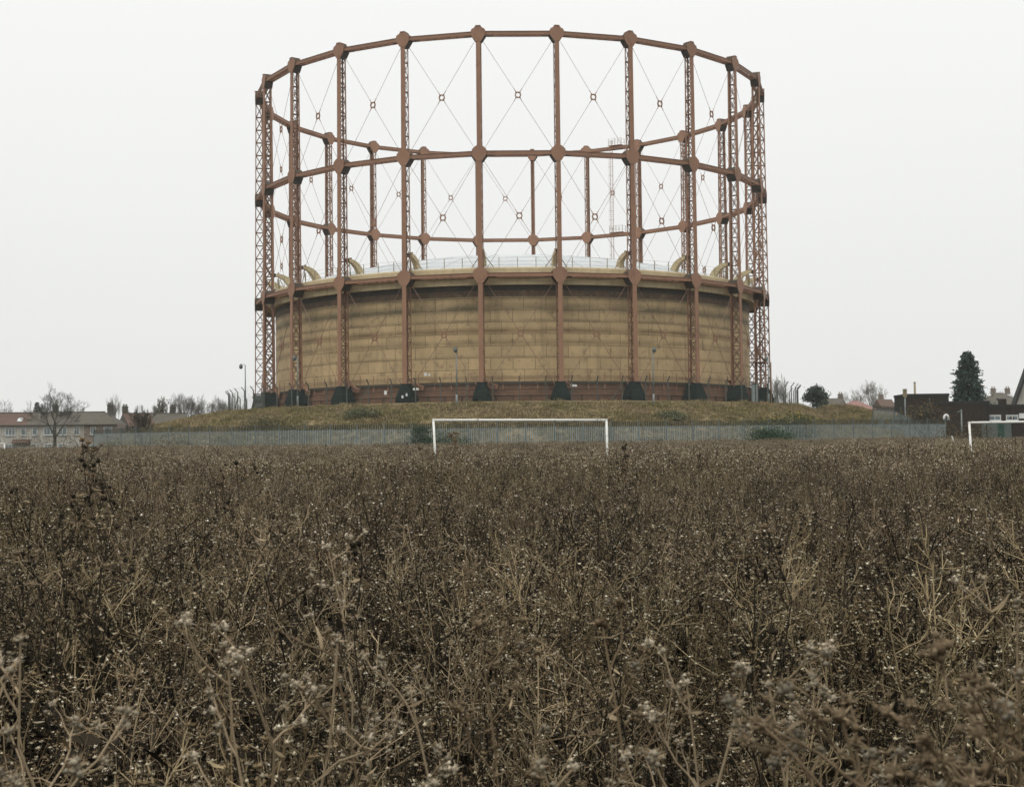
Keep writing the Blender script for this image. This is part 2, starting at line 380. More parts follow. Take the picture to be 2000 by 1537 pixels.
for za, zb in tiers:
    n = 7
    for i in range(n):
        a, b = za+(zb-za)*i/n, za+(zb-za)*(i+1)/n
        for sx in (-1, 1):
            x = sx*(FW/2-0.075)
            pa, pb = (x, y_out(a)-0.10, a), (x, y_in(a)+0.10, a); qa, qb = (x, y_out(b)-0.10, b), (x, y_in(b)+0.10, b)
            lat_m.beam(pa, qb, 0.085, 0.025, (1, 0, 0)); lat_m.beam((x-sx*.03, *pb[1:]), (x-sx*.03, *qa[1:]), 0.085, 0.025, (1, 0, 0))
            if i: lat_m.beam(pa, pb, 0.09, 0.10)
        if i: lat_m.beam((-.2, y_in(a)+.1, a), (.2, y_in(a)+.1, a), 0.08, 0.08)
plin_m = MB()
def frustum(mb_, x0, ya0, yb0, z0, x1, ya1, yb1, z1):
    mb_.add([(-x0, ya0, z0), (x0, ya0, z0), (x0, yb0, z0), (-x0, yb0, z0), (-x1, ya1, z1), (x1, ya1, z1), (x1, yb1, z1), (-x1, yb1, z1)],
            [(3, 2, 1, 0), (4, 5, 6, 7), (0, 1, 5, 4), (1, 2, 6, 5), (2, 3, 7, 6), (3, 0, 4, 7)])
frustum(plin_m, 1.02, -1.62, 0.62, -0.15, 0.98, -1.60, 0.58, 0.55)
frustum(plin_m, 0.98, -1.60, 0.58, 0.55, 0.42, -1.50, 0.24, 2.15)
frustum(plin_m, 0.47, -1.52, 0.28, 2.15, 0.47, -1.52, 0.28, 2.24)
out_mid = [(0.30, 0.86), (0.58, 0.66), (0.86, 0.40), (0.86, -0.18), (0.78, -0.38), (0.34, -1.0)]
out_top = [(0.27, 0.86), (0.55, 0.56), (0.72, 0.52), (0.86, 0.30), (0.86, -0.10), (0.80, -0.34), (0.34, -1.0)]
def sym(o): return o+[(-x, z) for x, z in reversed(o)]
def node_mesh(name, outl, z):
    m = MB(); yo, yi = y_out(z), y_in(z)
    m.prism(sym([(x*.94, q*.94) for x, q in outl]), yi-0.02, yo-0.02)
    m.prism(sym(outl), yo-0.02, yo+0.045); m.prism(sym(outl), yi-0.07, yi-0.02)
    if z > 40: m.box((0, (yo+yi)/2, 0.86), (0.62, yo-yi+0.22, 0.07))
    for i in range(9):                                     # rivets on the outer plate
        a = 2*PI*i/9; m.box((0.55*math.cos(a), yo+0.055, 0.1+0.42*math.sin(a)), (0.06, 0.02, 0.06))
    me = m.mesh(name, M['frame']); me.materials.append(M['dark_tone'])
    n0 = 2+2*len(outl)
    for i in range(2, n0): me.polygons[i].material_index = 1
    return me
node_ms = [node_mesh('node_low', out_mid, Z1-Z0), node_mesh('node_mid', out_mid, Z2-Z0), node_mesh('node_top', out_top, Z3-Z0)]
col_m, lat_m, plin_m = col_m.mesh('column', M['frame']), lat_m.mesh('lattice', M['lattice']), plin_m.mesh('plinth', M['plinth'])
columns = {}
for k in range(NCOL):
    a = cang(k)
    c = link('column', col_m, frame, (RF*math.sin(a), -RF*math.cos(a), Z0), a+PI); columns[k] = c
    link('lattice', lat_m, c, kind='stuff'); link('plinth', plin_m, c)
    for zz, nm in zip((Z1, Z2, Z3), node_ms): link('gusset_box', nm, c, (0, 0, zz-Z0))
# ring girders: two chords laced together
HALF = RF*math.sin(PI/NCOL); RM = RF*math.cos(PI/NCOL)
for ti, zz in enumerate((Z1, Z2, Z3)):
    yo, yi = y_out(zz-Z0), y_in(zz-Z0); ln = HALF-0.80
    ch, lc = MB(), MB()
    for y in (yo-0.08, yi+0.08):
        ch.box((0, y, 0.0), (2*ln, 0.10, 0.36))
        ch.box((0, y, 0.20), (2*ln, 0.22, 0.045)); ch.box((0, y, -0.20), (2*ln, 0.22, 0.045))
    for s in (-1, 1): ch.box((s*(ln-0.55), (yo+yi)/2, -0.14), (1.1, yo-yi-0.3, 0.03))
    nr = 5
    for i in range(1, nr+1):
        x = -ln+1.1+(2*ln-2.2)*i/(nr+1)
        lc.box((x, (yo+yi)/2, -0.12), (0.10, yo-yi-0.3, 0.06)); lc.box((x, (yo+yi)/2, 0.24), (0.10, yo-yi-0.3, 0.05))
    chm, lcm = ch.mesh('ring_girder', M['frame']), lc.mesh('lacing', M['frame'])
    for k in range(NCOL):
        a = cang(k)+PI/NCOL
        g = link('ring_girder', chm, frame, (RM*math.sin(a), -RM*math.cos(a), zz), a+PI); link('lacing', lcm, g, kind='stuff')
# tie rods and tie rings
tr = MB()
for i in range(16):
    a0, a1 = 2*PI*i/16, 2*PI*(i+1)/16; ro0 = ro1 = 0.385; ri = 0.245
    q = [(ri*math.cos(a0), ri*math.sin(a0)), (ro0*math.cos(a0), ro0*math.sin(a0)), (ro1*math.cos(a1), ro1*math.sin(a1)), (ri*math.cos(a1), ri*math.sin(a1))]
    tr.prism(q, -0.06, 0.06)
for s in (-1, 1):
    for t in (-1, 1): tr.beam((s*0.14, 0, t*0.20), (s*0.27, 0, t*0.385), 0.16, 0.15, (0, 1, 0))
tr_m = tr.mesh('tie_ring', M['frame'])
YT = -0.62
tz = [(2.0, Z1-Z0-0.95), (Z1-Z0+0.55, Z2-Z0-0.95), (Z2-Z0+0.55, Z3-Z0-0.9)]
rod_ms = []
for ti, (a, b) in enumerate(tz):
    zm = (a+b)/2; e = HALF-(0.75 if ti == 0 else 0.62); r = 0.034 if ti == 0 else 0.024
    ms = []
    for sx in (-1, 1):
        for zz in (a, b):
            d = Vector((sx*e, 0, zz-zm)); st = d.normalized()*0.40
            t = MB().tube([st, d], r, 5)
            t.tube([st, st+d.normalized()*0.5], r*1.7, 6)
            if ti == 0 and zz == a: t.tube([d*0.87, d], r*2.0, 6)
            ms.append(t.mesh('tie_rod', M['rod']))
    rod_ms.append((zm, ms))
for ti, (zm, ms) in enumerate(rod_ms):
    for k in range(NCOL):
        a = cang(k)+PI/NCOL; rr = RM+YT
        p = (rr*math.sin(a), -rr*math.cos(a), Z0+zm)
        link('tie_ring', tr_m, frame, p, a+PI)
        for m_ in ms: link('tie_rod', m_, frame, p, a+PI)
# caged ladder and landings at the back of the frame
la = math.radians(151.0); lr = RF-1.9
lad = link('caged_ladder', None, frame, (lr*math.sin(la), -lr*math.cos(la), 26.5), la+PI)
LH = Z3-26.5+1.2
t = MB()
for s in (-1, 1): t.box((s*0.22, 0, LH/2), (0.045, 0.06, LH))
for i in range(int(LH/0.3)): t.box((0, 0, 0.2+i*0.3), (0.46, 0.03, 0.03))
t.build('ladder_rails', M['frame'], lad)
t = MB()
for i in range(int(LH/1.45)):
    z = 1.5+i*1.45
    if z > LH-1.5: break
    pts = [(0.28*math.cos(x)*1.3, -0.04-0.72*math.sin(x), z) for x in np.linspace(0, PI, 9)]
    t.tube(pts, 0.018, 4)
for x in (0.5, PI/2, PI-0.5): t.tube([(0.28*math.cos(x)*1.3, -0.04-0.72*math.sin(x), 1.5), (0.28*math.cos(x)*1.3, -0.04-0.72*math.sin(x), LH-1.6)], 0.012, 4)
t.build('safety_cage', M['frame'], lad)
for zz in (Z2, Z3):
    d = link('landing', None, frame, (lr*math.sin(la), -lr*math.cos(la), zz+0.33), la+PI)
    MB().box((0.5, 0.9, 0.03), (2.4, 1.3, 0.08)).build('deck', M['frame'], d)
    t = MB()
    for x in (-0.65, 0.5, 1.65):
        for y in (0.3, 1.5): t.box((x, y, 0.62), (0.06, 0.06, 1.1))
    for y in (0.3, 1.5):
        for z in (0.6, 1.15): t.box((0.5, y, z), (2.35, 0.025, 0.025))
    t.build('guard_rail', M['olive'], d)
# inspection platform on a right-hand column
pk = 4; pc = columns[pk]
pl = MB().box((0, -0.7, 5.6), (2.6, 1.9, 0.10)); pl.box((0, -0.7, 5.45), (2.4, 0.12, 0.2)); pl.build('platform', M['frame'], pc)
t = MB()
for x in (-1.25, 0, 1.25):
    for y in (-1.6, 0.2): t.box((x, y, 6.2), (0.06, 0.06, 1.15))
for y in (-1.6, 0.2):
    for z in (6.2, 6.75): t.box((0, y, z), (2.55, 0.04, 0.04))
for x in (-1.25, 1.25):
    for z in (6.2, 6.75): t.box((x, -0.7, z), (0.04, 1.8, 0.04))
t.build('guard_rail', M['frame'], pc)
t = MB()
for s in (-.22, .22): t.box((s, 0.75, 2.8), (0.06, 0.06, 5.6))
for i in range(18): t.box((0, 0.75, 0.3+i*0.3), (0.40, 0.03, 0.03))
t.build('ladder', M['frame'], pc)

# ------------------------------------------------------------------ the bell (gas vessel)
RB, ZB0, ROWS, RH, NP = 33.25, 10.26, 8, 1.43, 78
M['rusty'] = worn('rim_shade_brown', (0.15, 0.095, 0.058), (0.10, 0.075, 0.05), 0.8, 0.7, (0.24, 0.175, 0.10), (0.5, 0.75), streak=(0.07, 0.06, 0.042))  # brown end of the rim's shade, put into the colour
bell = thing('gas_vessel', 'huge round cream steel gas vessel with stained plates and white domed roof', 'gasholder', (CX, CY, 0))
t = MB(); t.ring(RB-0.03, ZB0-0.3, RB-0.03, ZB0+ROWS*RH+0.4, 240); t.build('shell', M['seam'], bell, smooth=True)
def plate_mesh():
    m = MB(); da = 2*PI/NP; g = 0.024/RB; n = 4; a0, a1 = -da/2+g, da/2-g; z0, z1 = 0.022, RH-0.022
    for i in range(n):
        b0, b1 = a0+(a1-a0)*i/n, a0+(a1-a0)*(i+1)/n
        m.ring(RB, z0, RB, z1, 1, b0, b1)
    m.ring(RB-.035, z1, RB, z1, 4, a0, a1); m.f[-4:] = [f[::-1] for f in m.f[-4:]]
    m.ring(RB-.035, z0, RB, z0, 4, a0, a1)
    for a, s in ((a0, 1), (a1, -1)):
        o = len(m.v); sx, cx_ = math.sin(a), -math.cos(a)
        m.v += [(RB*sx, RB*cx_, z0), (RB*sx, RB*cx_, z1), ((RB-.035)*sx, (RB-.035)*cx_, z1), ((RB-.035)*sx, (RB-.035)*cx_, z0)]
        m.f.append((o, o+1, o+2, o+3) if s > 0 else (o+3, o+2, o+1, o))
    return m
pm = plate_mesh(); pmesh = pm.mesh('plate', M['bell'])
rest = MB(); cnt = 0
for r_ in range(ROWS):
    for j in range(NP):
        a = 2*PI*(j+0.5*(r_ % 2))/NP; a = (a+PI) % (2*PI)-PI
        if abs(a) < 18.6*2*PI/NP and cnt < 300:
            link('plate', pmesh, bell, (0, 0, ZB0+r_*RH), a); cnt += 1
        else:
            c, s = math.cos(a), math.sin(a)
            rest.add([(x*c-y*s, x*s+y*c, z+ZB0+r_*RH) for x, y, z in pm.v], pm.f)
rest.build('plating', M['bell'], bell, kind='stuff')
ZT = ZB0+ROWS*RH                                            # 21.70
t = MB()
prof = [(RB-0.05, ZT+0.10), (RB+0.85, ZT+0.02), (RB+0.92, ZT+0.06), (RB+0.92, ZT+0.72), (RB+0.86, ZT+0.76), (RB+0.86, ZT+0.84), (RB+0.93, ZT+0.88), (RB+0.93, ZT+1.05), (RB+0.82, ZT+1.22), (RB+0.78, ZT+2.02), (RB+0.62, ZT+2.18), (RB+0.1, ZT+2.2)]
for p, q in zip(prof[:-1], prof[1:]): t.ring(p[0], p[1], q[0], q[1], 240)
t.build('crown_rim', M['rim'], bell)
t = MB(); t.ring(RB+0.02, ZT-1.25, RB+0.02, ZT-0.55, 240); t.build('rim_shade_lower', M['rusty'], bell)  # lower strip of the shade painted under the crown rim
t = MB(); t.ring(RB+0.02, ZT-0.55, RB+0.02, ZT+0.08, 240); t.build('rim_shade_upper', M['dark'], bell)  # dark strip standing in for the shadow of the rim overhang
rib = MB().box((0, -(RB+0.94), ZT+0.42), (0.06, 0.05, 0.66)).mesh('rim_seam', M['rim'])
for j in range(72):
    if abs(((j+.5)*5+180) % 360-180) < 100: link('rim_seam', rib, bell, (0, 0, 0), math.radians((j+.5)*5))
t = MB(); HR = 5.15; n = 14
for i in range(n):
    r0, r1 = (RB+0.5)*(1-i/n), (RB+0.5)*(1-(i+1)/n)
    f = lambda r: ZT+2.12+HR*(1-(r/(RB+0.5))**2)
    t.ring(r0, f(r0), max(r1, 0.02), f(r1), 160)
t.build('domed_roof', M['roof'], bell, smooth=True)
t = MB()
for k in range(48):
    a = 2*PI*k/48
    pts = [((RB+0.4)*(1-q)*math.sin(a), -(RB+0.4)*(1-q)*math.cos(a), ZT+2.15+HR*(1-((1-q)*0.998)**2)) for q in np.linspace(0.02, 0.9, 8)]
    for p, q in zip(pts[:-1], pts[1:]): t.beam(p, q, 0.09, 0.05)
t.build('roof_lap_seams', M['roof'], bell)
RR = RB+0.55
post = MB().box((0, -RR, ZT+2.75), (0.07, 0.07, 1.25)).mesh('rail_post', M['olive'])
for j in range(96): link('rail_post', post, bell, (0, 0, 0), 2*PI*(j+.3)/96)
t = MB()
for z in (2.45, 2.9, 3.36):
    pts = [(RR*math.sin(a), -RR*math.cos(a), ZT+z) for a in np.linspace(0, 2*PI, 145)]
    t.tube(pts, 0.014, 4, False)
t.build('roof_rail', M['olive'], bell)
# curved guide brackets reaching out to each column
br, ro, st = MB(), MB(), MB()
n = 8
for i in range(n):
    def sec(u):
        th = u*PI/2; cr = Vector((0, -(RB+1.2), 0)); R_ = 2.35
        c = Vector((0, -(RB+1.15)+R_*math.cos(th)*1.0, ZT+1.75+R_*math.sin(th)*0.95)); w_ = 0.42*(1-u)+0.17
        nrm = Vector((0, math.cos(th), math.sin(th)))
        return c-nrm*w_, c+nrm*w_
    a0, b0 = sec(i/n); a1, b1 = sec((i+1)/n); x = 0.27
    br.add([(-x, *a0[1:]), (x, *a0[1:]), (x, *b0[1:]), (-x, *b0[1:]), (-x, *a1[1:]), (x, *a1[1:]), (x, *b1[1:]), (-x, *b1[1:])],
           [(0, 1, 5, 4), (1, 2, 6, 5), (2, 3, 7, 6), (3, 0, 4, 7)]+([(3, 2, 1, 0)] if i == 0 else [])+([(4, 5, 6, 7)] if i == n-1 else []))
ro.tube([(-0.2, -(RB+1.28), ZT+3.95), (0.2, -(RB+1.28), ZT+3.95)], 0.26, 14)
for s in (-1, 1): st.beam((s*0.2, -(RB+0.7), ZT+3.7), (s*1.55, -(RB+0.3), ZT+1.9), 0.08, 0.08)
st.beam((0, -(RB+0.9), ZT+3.5), (0, -(RB+0.65), ZT+1.85), 0.08, 0.08)
for i in range(5): st.box((0.0, -(RB-0.9)-i*0.42, ZT+3.05+i*0.24+0.2), (0.55, 0.05, 0.30))
bm_, rm_, sm_ = br.mesh('guide_bracket', M['rim']), ro.mesh('roller', M['dark']), st.mesh('brace', M['olive'])
for k in range(NCOL):
    g = link('guide_bracket', bm_, bell, (0, 0, 0), cang(k)); link('roller', rm_, g); link('brace', sm_, g)
# rusty tank wall below the bell with its walkway
tank = thing('tank_base', 'low rust-brown riveted tank wall with walkway railing round the foot of the vessel', 'tank', (CX, CY, 0))
RT = RB+0.82
t = MB()
prof = [(RT, 7.75), (RT, 8.55), (RT+0.10, 8.58), (RT+0.10, 8.70), (RT, 8.73), (RT, 9.30), (RT+0.06, 9.33), (RT+0.06, 9.41), (RT, 9.44), (RT, 9.92)]
for p, q in zip(prof[:-1], prof[1:]): t.ring(p[0], p[1], q[0], q[1], 240)
t.build('wall', M['basewall'], tank)
t = MB(); t.ring(RT, 9.92, RT+0.22, 9.93, 240); t.ring(RT+0.22, 9.93, RT+0.22, 10.08, 240); t.ring(RT+0.22, 10.08, RB-0.03, 10.085, 240)
t.build('walkway', M['dark'], tank)
post = MB().box((0, -(RT+0.12), 10.65), (0.065, 0.065, 1.25)); post.box((0, -(RT+0.10), 9.6), (0.14, 0.10, 0.62)); post = post.mesh('walkway_post', M['frame'])
for j in range(104):
    if abs(((j+.4)*360/104+180) % 360-180) < 110: link('walkway_post', post, tank, (0, 0, 0), 2*PI*(j+.4)/104)
t = MB()
for z in (10.75, 11.25): t.tube([((RT+.12)*math.sin(a), -(RT+.12)*math.cos(a), z) for a in np.linspace(0, 2*PI, 145)], 0.013, 4, False)
t.build('walkway_rail', M['frame'], tank)
stub = MB().box((0, -(RT+0.08), 8.2), (0.10, 0.12, 0.9)).mesh('buttress', M['dark'])
for j in range(104):
    if abs((j*360/104+180) % 360-180) < 100: link('buttress', stub, tank, (0, 0, 0), 2*PI*j/104)
ch = MB()
for s in (-1, 1): ch.beam((s*0.22+0.2, -(RT+0.25), 10.0), (s*0.22+1.5, -(RT+0.35), 9.55), 0.12, 0.55)
ch.beam((-0.3, -(RT+0.3), 10.75), (1.5, -(RT+0.38), 9.75), 0.5, 0.10); ch.box((0, -(RT+0.15), 10.78), (3.0, 0.06, 0.08))
ch = ch.mesh('bottom_carriage', M['frame'])
for k in range(NCOL): link('bottom_carriage', ch, tank, (0, 0, 0), cang(k) if cang(k) % (2*PI) < PI else cang(k))

# ------------------------------------------------------------------ security fence round the compound
RS, NS = 39.7, 82
sec = thing('security_fence', 'chain link security fence with cranked posts ringing the gasholder on the mound top', 'fence', (CX, CY, 0))
t = MB().box((0, 0, 1.1), (0.11, 0.11, 2.5)); t.beam((0, 0.0, 2.33), (0, 0.42, 2.82), 0.09, 0.09, (1, 0, 0)); pst = t.mesh('post', M['conc'])
t = MB().box((0, 0, 1.1), (0.11, 0.11, 2.5)); t.beam((0, 0.0, 2.33), (0, 0.42, 2.82), 0.09, 0.09, (1, 0, 0)); t.beam((0.0, 0, 1.75), (1.35, 0.02, 0.0), 0.08, 0.08, (0, 1, 0)); pst2 = t.mesh('braced_post', M['conc'])
def s_ang(j): return 2*PI*(j+0.22)/NS
for j in range(NS):
    a = s_ang(j); link('post', pst2 if j % 9 == 4 else pst, sec, (RS*math.sin(a), -RS*math.cos(a), 7.75), a+PI)
t = MB(); aS = np.linspace(0, 2*PI, NS*2+1)
for z, dr in ((7.95, .06), (8.95, .06), (10.1, .06), (10.32, .22), (10.46, .34), (10.57, .43)):
    t.tube([((RS+dr)*math.sin(a), -(RS+dr)*math.cos(a), z) for a in aS], 0.006, 3, False)
t.build('strand_wires', M['galv_dark'], sec)
# woven mesh: two families of slanted wires
nw = 2600; aw = np.linspace(0, 2*PI, nw, endpoint=False); hh = 2.1; da = hh/RS; V = []; 
for sg in (1, -1):
    a0 = aw; a1 = aw+sg*da; wz = 0.0022*1.0/RS; r_ = RS+0.065+0.002*sg
    V.append(np.stack([np.stack([r_*np.sin(q), -r_*np.cos(q), np.full(nw, z)], 1) for q, z in ((a0-wz, 7.95), (a0+wz, 7.95), (a1+wz, 7.95+hh), (a1-wz, 7.95+hh))], 1))
V = np.concatenate(V).reshape(-1, 3)
link('woven_mesh', np_mesh('woven_mesh', V, np.arange(len(V)).reshape(-1, 4), M['galv_dark']), sec, kind='stuff')
ga = math.radians(66.5)
# steel gate in the security fence
def ring_pt(a, r, z): return (CX+r*math.sin(a), CY-r*math.cos(a), z)
gp = at(1474, 770, 186.0)
g = thing('compound_gate', 'narrow pale grey steel gate in the mound-top fence beside the black plinths', 'gate', (gp.x, gp.y, terrain(gp.x, gp.y)-0.05), 0.5)
MB().box((0, 0, 1.25), (0.82, 0.03, 2.2)).build('mesh_leaf', M['galv'], g)
t = MB()
for s in (-.45, .45): t.box((s, 0, 1.3), (0.10, 0.10, 2.6))
t.box((0, 0, 2.4), (0.9, 0.06, 0.08)); t.box((0, 0, 0.14), (0.9, 0.06, 0.08)); t.build('gate_frame', M['lamp'], g)
gp = at(505, 790, 189.0)
g = thing('equipment_rack', 'grey concrete framed equipment rack by the leftmost black plinth', 'cabinet', (gp.x, gp.y, 7.8))
t = MB()
for x in (-.55, .55): t.box((x, 0, 1.05), (0.16, 0.5, 2.1))
for z in (0.2, 1.05, 1.95): t.box((0, 0, z), (1.0, 0.5, 0.14))
t.build('rack_frame', M['conc'], g)
for z in (0.62, 1.5): MB().box((0, 0.05, z), (0.92, 0.36, 0.60)).build('cabinet_box', M['galv_dark'], g)

# ------------------------------------------------------------------ small signs
def sign(px, py, y, w_, h_, label, rz=0.0):
    p = at(px, py, y); o = thing('sign', label, 'sign', p, rz, None)
    MB().box((0, 0, 0), (w_, 0.02, h_)).build('sign_board', M['sign'], o)
    t = MB()
    for s in (-1, 1): t.box((s*w_*.35, 0.03, 0), (0.04, 0.05, h_*.5))
    t.build('fixing', M['dark'], o)
def on_ring(px, py, r):
    "depth at which the sight line meets the cylinder of radius r round the holder"
    a, b, c = ray(px, py); k = a/b; A_ = 1+k*k; B_ = -2*(k*CX+CY); C_ = CX*CX+CY*CY-r*r
    return (-B_-math.sqrt(B_*B_-4*A_*C_))/(2*A_)
sign(831, 731, on_ring(831, 731, RT+0.33), 0.34, 0.40, 'larger of two small white notices side by side above the walkway', -0.27)
sign(838.5, 732, on_ring(838, 732, RT+0.33), 0.22, 0.30, 'smaller right-hand white notice beside its larger twin above the walkway', -0.27)
sign(753, 767, on_ring(753, 767, RS+0.14), 0.32, 0.46, 'white notice on a fence post left of the plinth with two labels', -0.35)
sign(786, 775, on_ring(786, 775, RF+0.95), 0.24, 0.34, 'lower white label on the black plinth left of centre', -0.3)
sign(794, 771, on_ring(794, 771, RF+1.3), 0.20, 0.34, 'upper white label on the black plinth left of centre', -0.3)
sign(812, 760, on_ring(812, 760, RF+0.9), 0.72, 0.26, 'pale oblong notice right of the plinth with two labels', -0.27)
sign(1121, 753, on_ring(1121, 753, RF+0.9), 0.72, 0.24, 'pale oblong notice right of the middle-right plinth', 0.1)

# ------------------------------------------------------------------ lamp posts on the mound
def lamp_post(px, ptop, y, arm, label):
    p = at(px, ptop, y); zb = terrain(p.x, y)-0.1; h = p.z-zb
    o = thing('lamp_post', label, 'lamp post', (p.x, y, zb), 0, 'lamp posts on the mound')
    t = MB().tube([(0, 0, 0), (0, 0, 1.4)], 0.12, 10); t.tube([(0, 0, 1.4), (0, 0, h)], [0.085, 0.06], 10)
    t.build('pole', M['lamp'], o, True)
    MB().tube([(0, 0, h-0.1), (arm*0.25, -0.05, h+0.12), (arm*0.6, -0.1, h+0.05)], 0.035, 6).build('arm', M['lamp'], o)
    t = MB().tube([(arm*0.62, -0.1, h+0.12), (arm*0.62, -0.1, h-0.02), (arm*0.62, -0.1, h-0.12), (arm*0.62, -0.1, h-0.45), (arm*0.62, -0.1, h-0.52)], [0.10, 0.17, 0.26, 0.20, 0.10], 10)
    t.build('lantern', M['galv_dark'], o, True)
lamp_post(479, 713, 192.0, -0.9, 'thin lamp post standing clear against the sky left of the frame')
lamp_post(581, 697, 178.5, -0.6, 'grey lamp post in front of the second lattice column from the left')
lamp_post(891, 680, 164.6, -0.15, 'grey lamp post in front of the vessel left of centre')
lamp_post(1275, 680, 167.0, 0.25, 'grey lamp post in front of the vessel right of centre')
lamp_post(1500, 699, 190.0, -0.5, 'grey lamp post against the crowded columns on the right')

# ------------------------------------------------------------------ goals
def goal(pl, pr, y0, y1, label, drop=0.0, rad=0.049, h=2.44):
    a, b = at(pl[0], pl[1], y0), at(pr[0], pr[1], y1)
    o = thing('football_goal', label, 'goal', (a.x, a.y, a.z-h-drop), 0); q = b-a
    MB().tube([(-rad, 0, h+drop), (q.x+rad, q.y, h+drop+q.z)], rad, 14).build('crossbar', M['white'], o, True)
    for k, v in ((0, Vector((0, 0, 0))), (1, q)):
        lean = 0.10 if k == 0 else 0.02
        MB().tube([(v.x+lean, v.y, 0), (v.x, v.y, h+drop+v.z)], rad, 14).build('goal_post', M['white'], o, True)
goal((846.5, 820.5), (1184.5, 820.5), 61.5, 61.5, 'white tubular football goal standing in the weeds before the fence')
goal((1893, 825.5), (2260, 820), 58.5, 58.8, 'white football goal at the right edge cut off by the frame', 0.1, 0.045)
goal((-90, 867), (8.5, 866), 128, 128, 'tiny far white goal at the left edge below the houses', 0.6, 0.05)

# ------------------------------------------------------------------ palisade fence
FR = 67.0; fpts = []; step = 2.75/FR
a0 = math.radians(3.3)
al = a0
ang = [a0+step*i for i in range(-16, 11)]
fpts = [(CX+FR*math.sin(a), CY-FR*math.cos(a)) for a in ang]
dirv = (math.cos(ang[-1]), math.sin(ang[-1]))
for i in range(1, 8): fpts.append((fpts[-1][0]+dirv[0]*2.5, fpts[-1][1]+dirv[1]*2.5))
corner = fpts[-1]
for i in range(1, 8): fpts.append((corner[0]-0.05*i, corner[1]+2.75*i))
lastp = fpts[-1]
fpts.append((lastp[0]-2.1, lastp[1]+1.7))
# left end bends back towards the field
p0 = fpts[0]; fpts = [(p0[0]-1.9*i, p0[1]+2.0*i*0.2+1.1*i) for i in (4, 3, 2, 1)]+fpts
pal = thing('palisade_fence', 'long grey-green steel palisade fence with dark spiked top along the foot of the mound', 'fence')
PH_, RAILZ = 3.0, 2.42
pale = MB(); w_ = 0.045
pale.add([(-w_, 0, 0.05), (-w_*.4, -.025, .05), (w_*.4, -.025, .05), (w_, 0, .05), (-w_, 0, RAILZ+.04), (-w_*.4, -.025, RAILZ+.04), (w_*.4, -.025, RAILZ+.04), (w_, 0, RAILZ+.04)],
         [(0, 1, 5, 4), (1, 2, 6, 5), (2, 3, 7, 6)])
pale_m = pale.mesh('pale', M['galv'])
spk = [(-w_*1.1, 0, RAILZ), (w_*1.1, 0, RAILZ), (w_*1.1, 0, PH_-.12), (w_*.5, 0, PH_), (0, 0, PH_-.10), (-w_*.5, 0, PH_), (-w_*1.1, 0, PH_-.12)]
post_m = MB().box((0, 0.06, PH_/2+0.05), (0.12, 0.10, PH_+0.15)).mesh('fence_post', M['galv_dark'])
pales = []; rest, spikes = MB(), MB(); rails = []
for i, (x, y) in enumerate(fpts):
    link('fence_post', post_m, pal, (x, y, terrain(x, y)-0.05), 0.0)
for (xa, ya), (xb, yb) in zip(fpts[:-1], fpts[1:]):
    za, zb = terrain(xa, ya), terrain(xb, yb); rz = math.atan2(yb-ya, xb-xa); n = 15
    for z in (RAILZ-.05, 0.5):
        rl = MB().beam((xa, ya+.03, za+z), (xb, yb+.03, zb+z), 0.05, 0.07); rl.build('rail', M['galv_dark'], pal)
    for j in range(n):
        u = (j+.5)/n; pales.append((math.hypot(xa+(xb-xa)*u, ya+(yb-ya)*u), xa+(xb-xa)*u, ya+(yb-ya)*u, za+(zb-za)*u, rz))
pales.sort(); rnd = random.Random(4)
for i, (d, x, y, z, rz) in enumerate(pales):
    rz2 = rz+rnd.uniform(-.22, .22); z2 = z+rnd.uniform(-.03, .03)
    if i < 300: link('pale', pale_m, pal, (x, y, z2), rz2)
    else:
        c, s = math.cos(rz2), math.sin(rz2); rest.add([(x+vx*c-vy*s, y+vx*s+vy*c, z2+vz) for vx, vy, vz in pale.v], pale.f)
    c, s = math.cos(rz), math.sin(rz); spikes.add([(x+(vx+.07)*c-(vy+.02)*s, y+(vx+.07)*s+(vy+.02)*c, z+vz) for vx, vy, vz in spk], [tuple(range(7))])
rest.build('far_pales', M['galv'], pal, kind='stuff'); spikes.build('spiked_topping', M['spike'], pal, kind='stuff')

# ------------------------------------------------------------------ houses on the left
M['render'] = worn('cream_render', (0.50, 0.48, 0.42), (0.38, 0.365, 0.32), 0.9, 0.5, (0.22, 0.20, 0.17), (0.56, 0.75), streak=(0.26, 0.24, 0.2))
M['brick_grey'] = worn('grey_brick', (0.20, 0.17, 0.14), (0.27, 0.22, 0.18), 0.9, 2.0)
M['brick_dark'] = worn('dark_gable_brick', (0.075, 0.070, 0.055), (0.11, 0.10, 0.08), 0.9, 1.0)
M['tile_red'] = worn('red_brown_tiles', (0.125, 0.078, 0.058), (0.095, 0.065, 0.05), 0.9, 0.9, (0.07, 0.065, 0.05), (0.55, 0.75))
M['tile_grey'] = worn('grey_brown_tiles', (0.085, 0.078, 0.062), (0.115, 0.10, 0.08), 0.9, 0.9, (0.06, 0.07, 0.05), (0.55, 0.75))
M['tile_pink'] = worn('pink_tiles', (0.27, 0.15, 0.13), (0.22, 0.13, 0.11), 0.9, 0.9)
M['glass'] = worn('window_glass', (0.12, 0.16, 0.17), (0.18, 0.23, 0.24), 0.15, 0.6, spec=0.5)
M['upvc'] = worn('white_window_frame', (0.62, 0.63, 0.60), (0.55, 0.56, 0.53), 0.5, 2.0)
M['pot'] = worn('clay_pot', (0.30, 0.12, 0.07), (0.24, 0.10, 0.06), 0.8, 3.0)

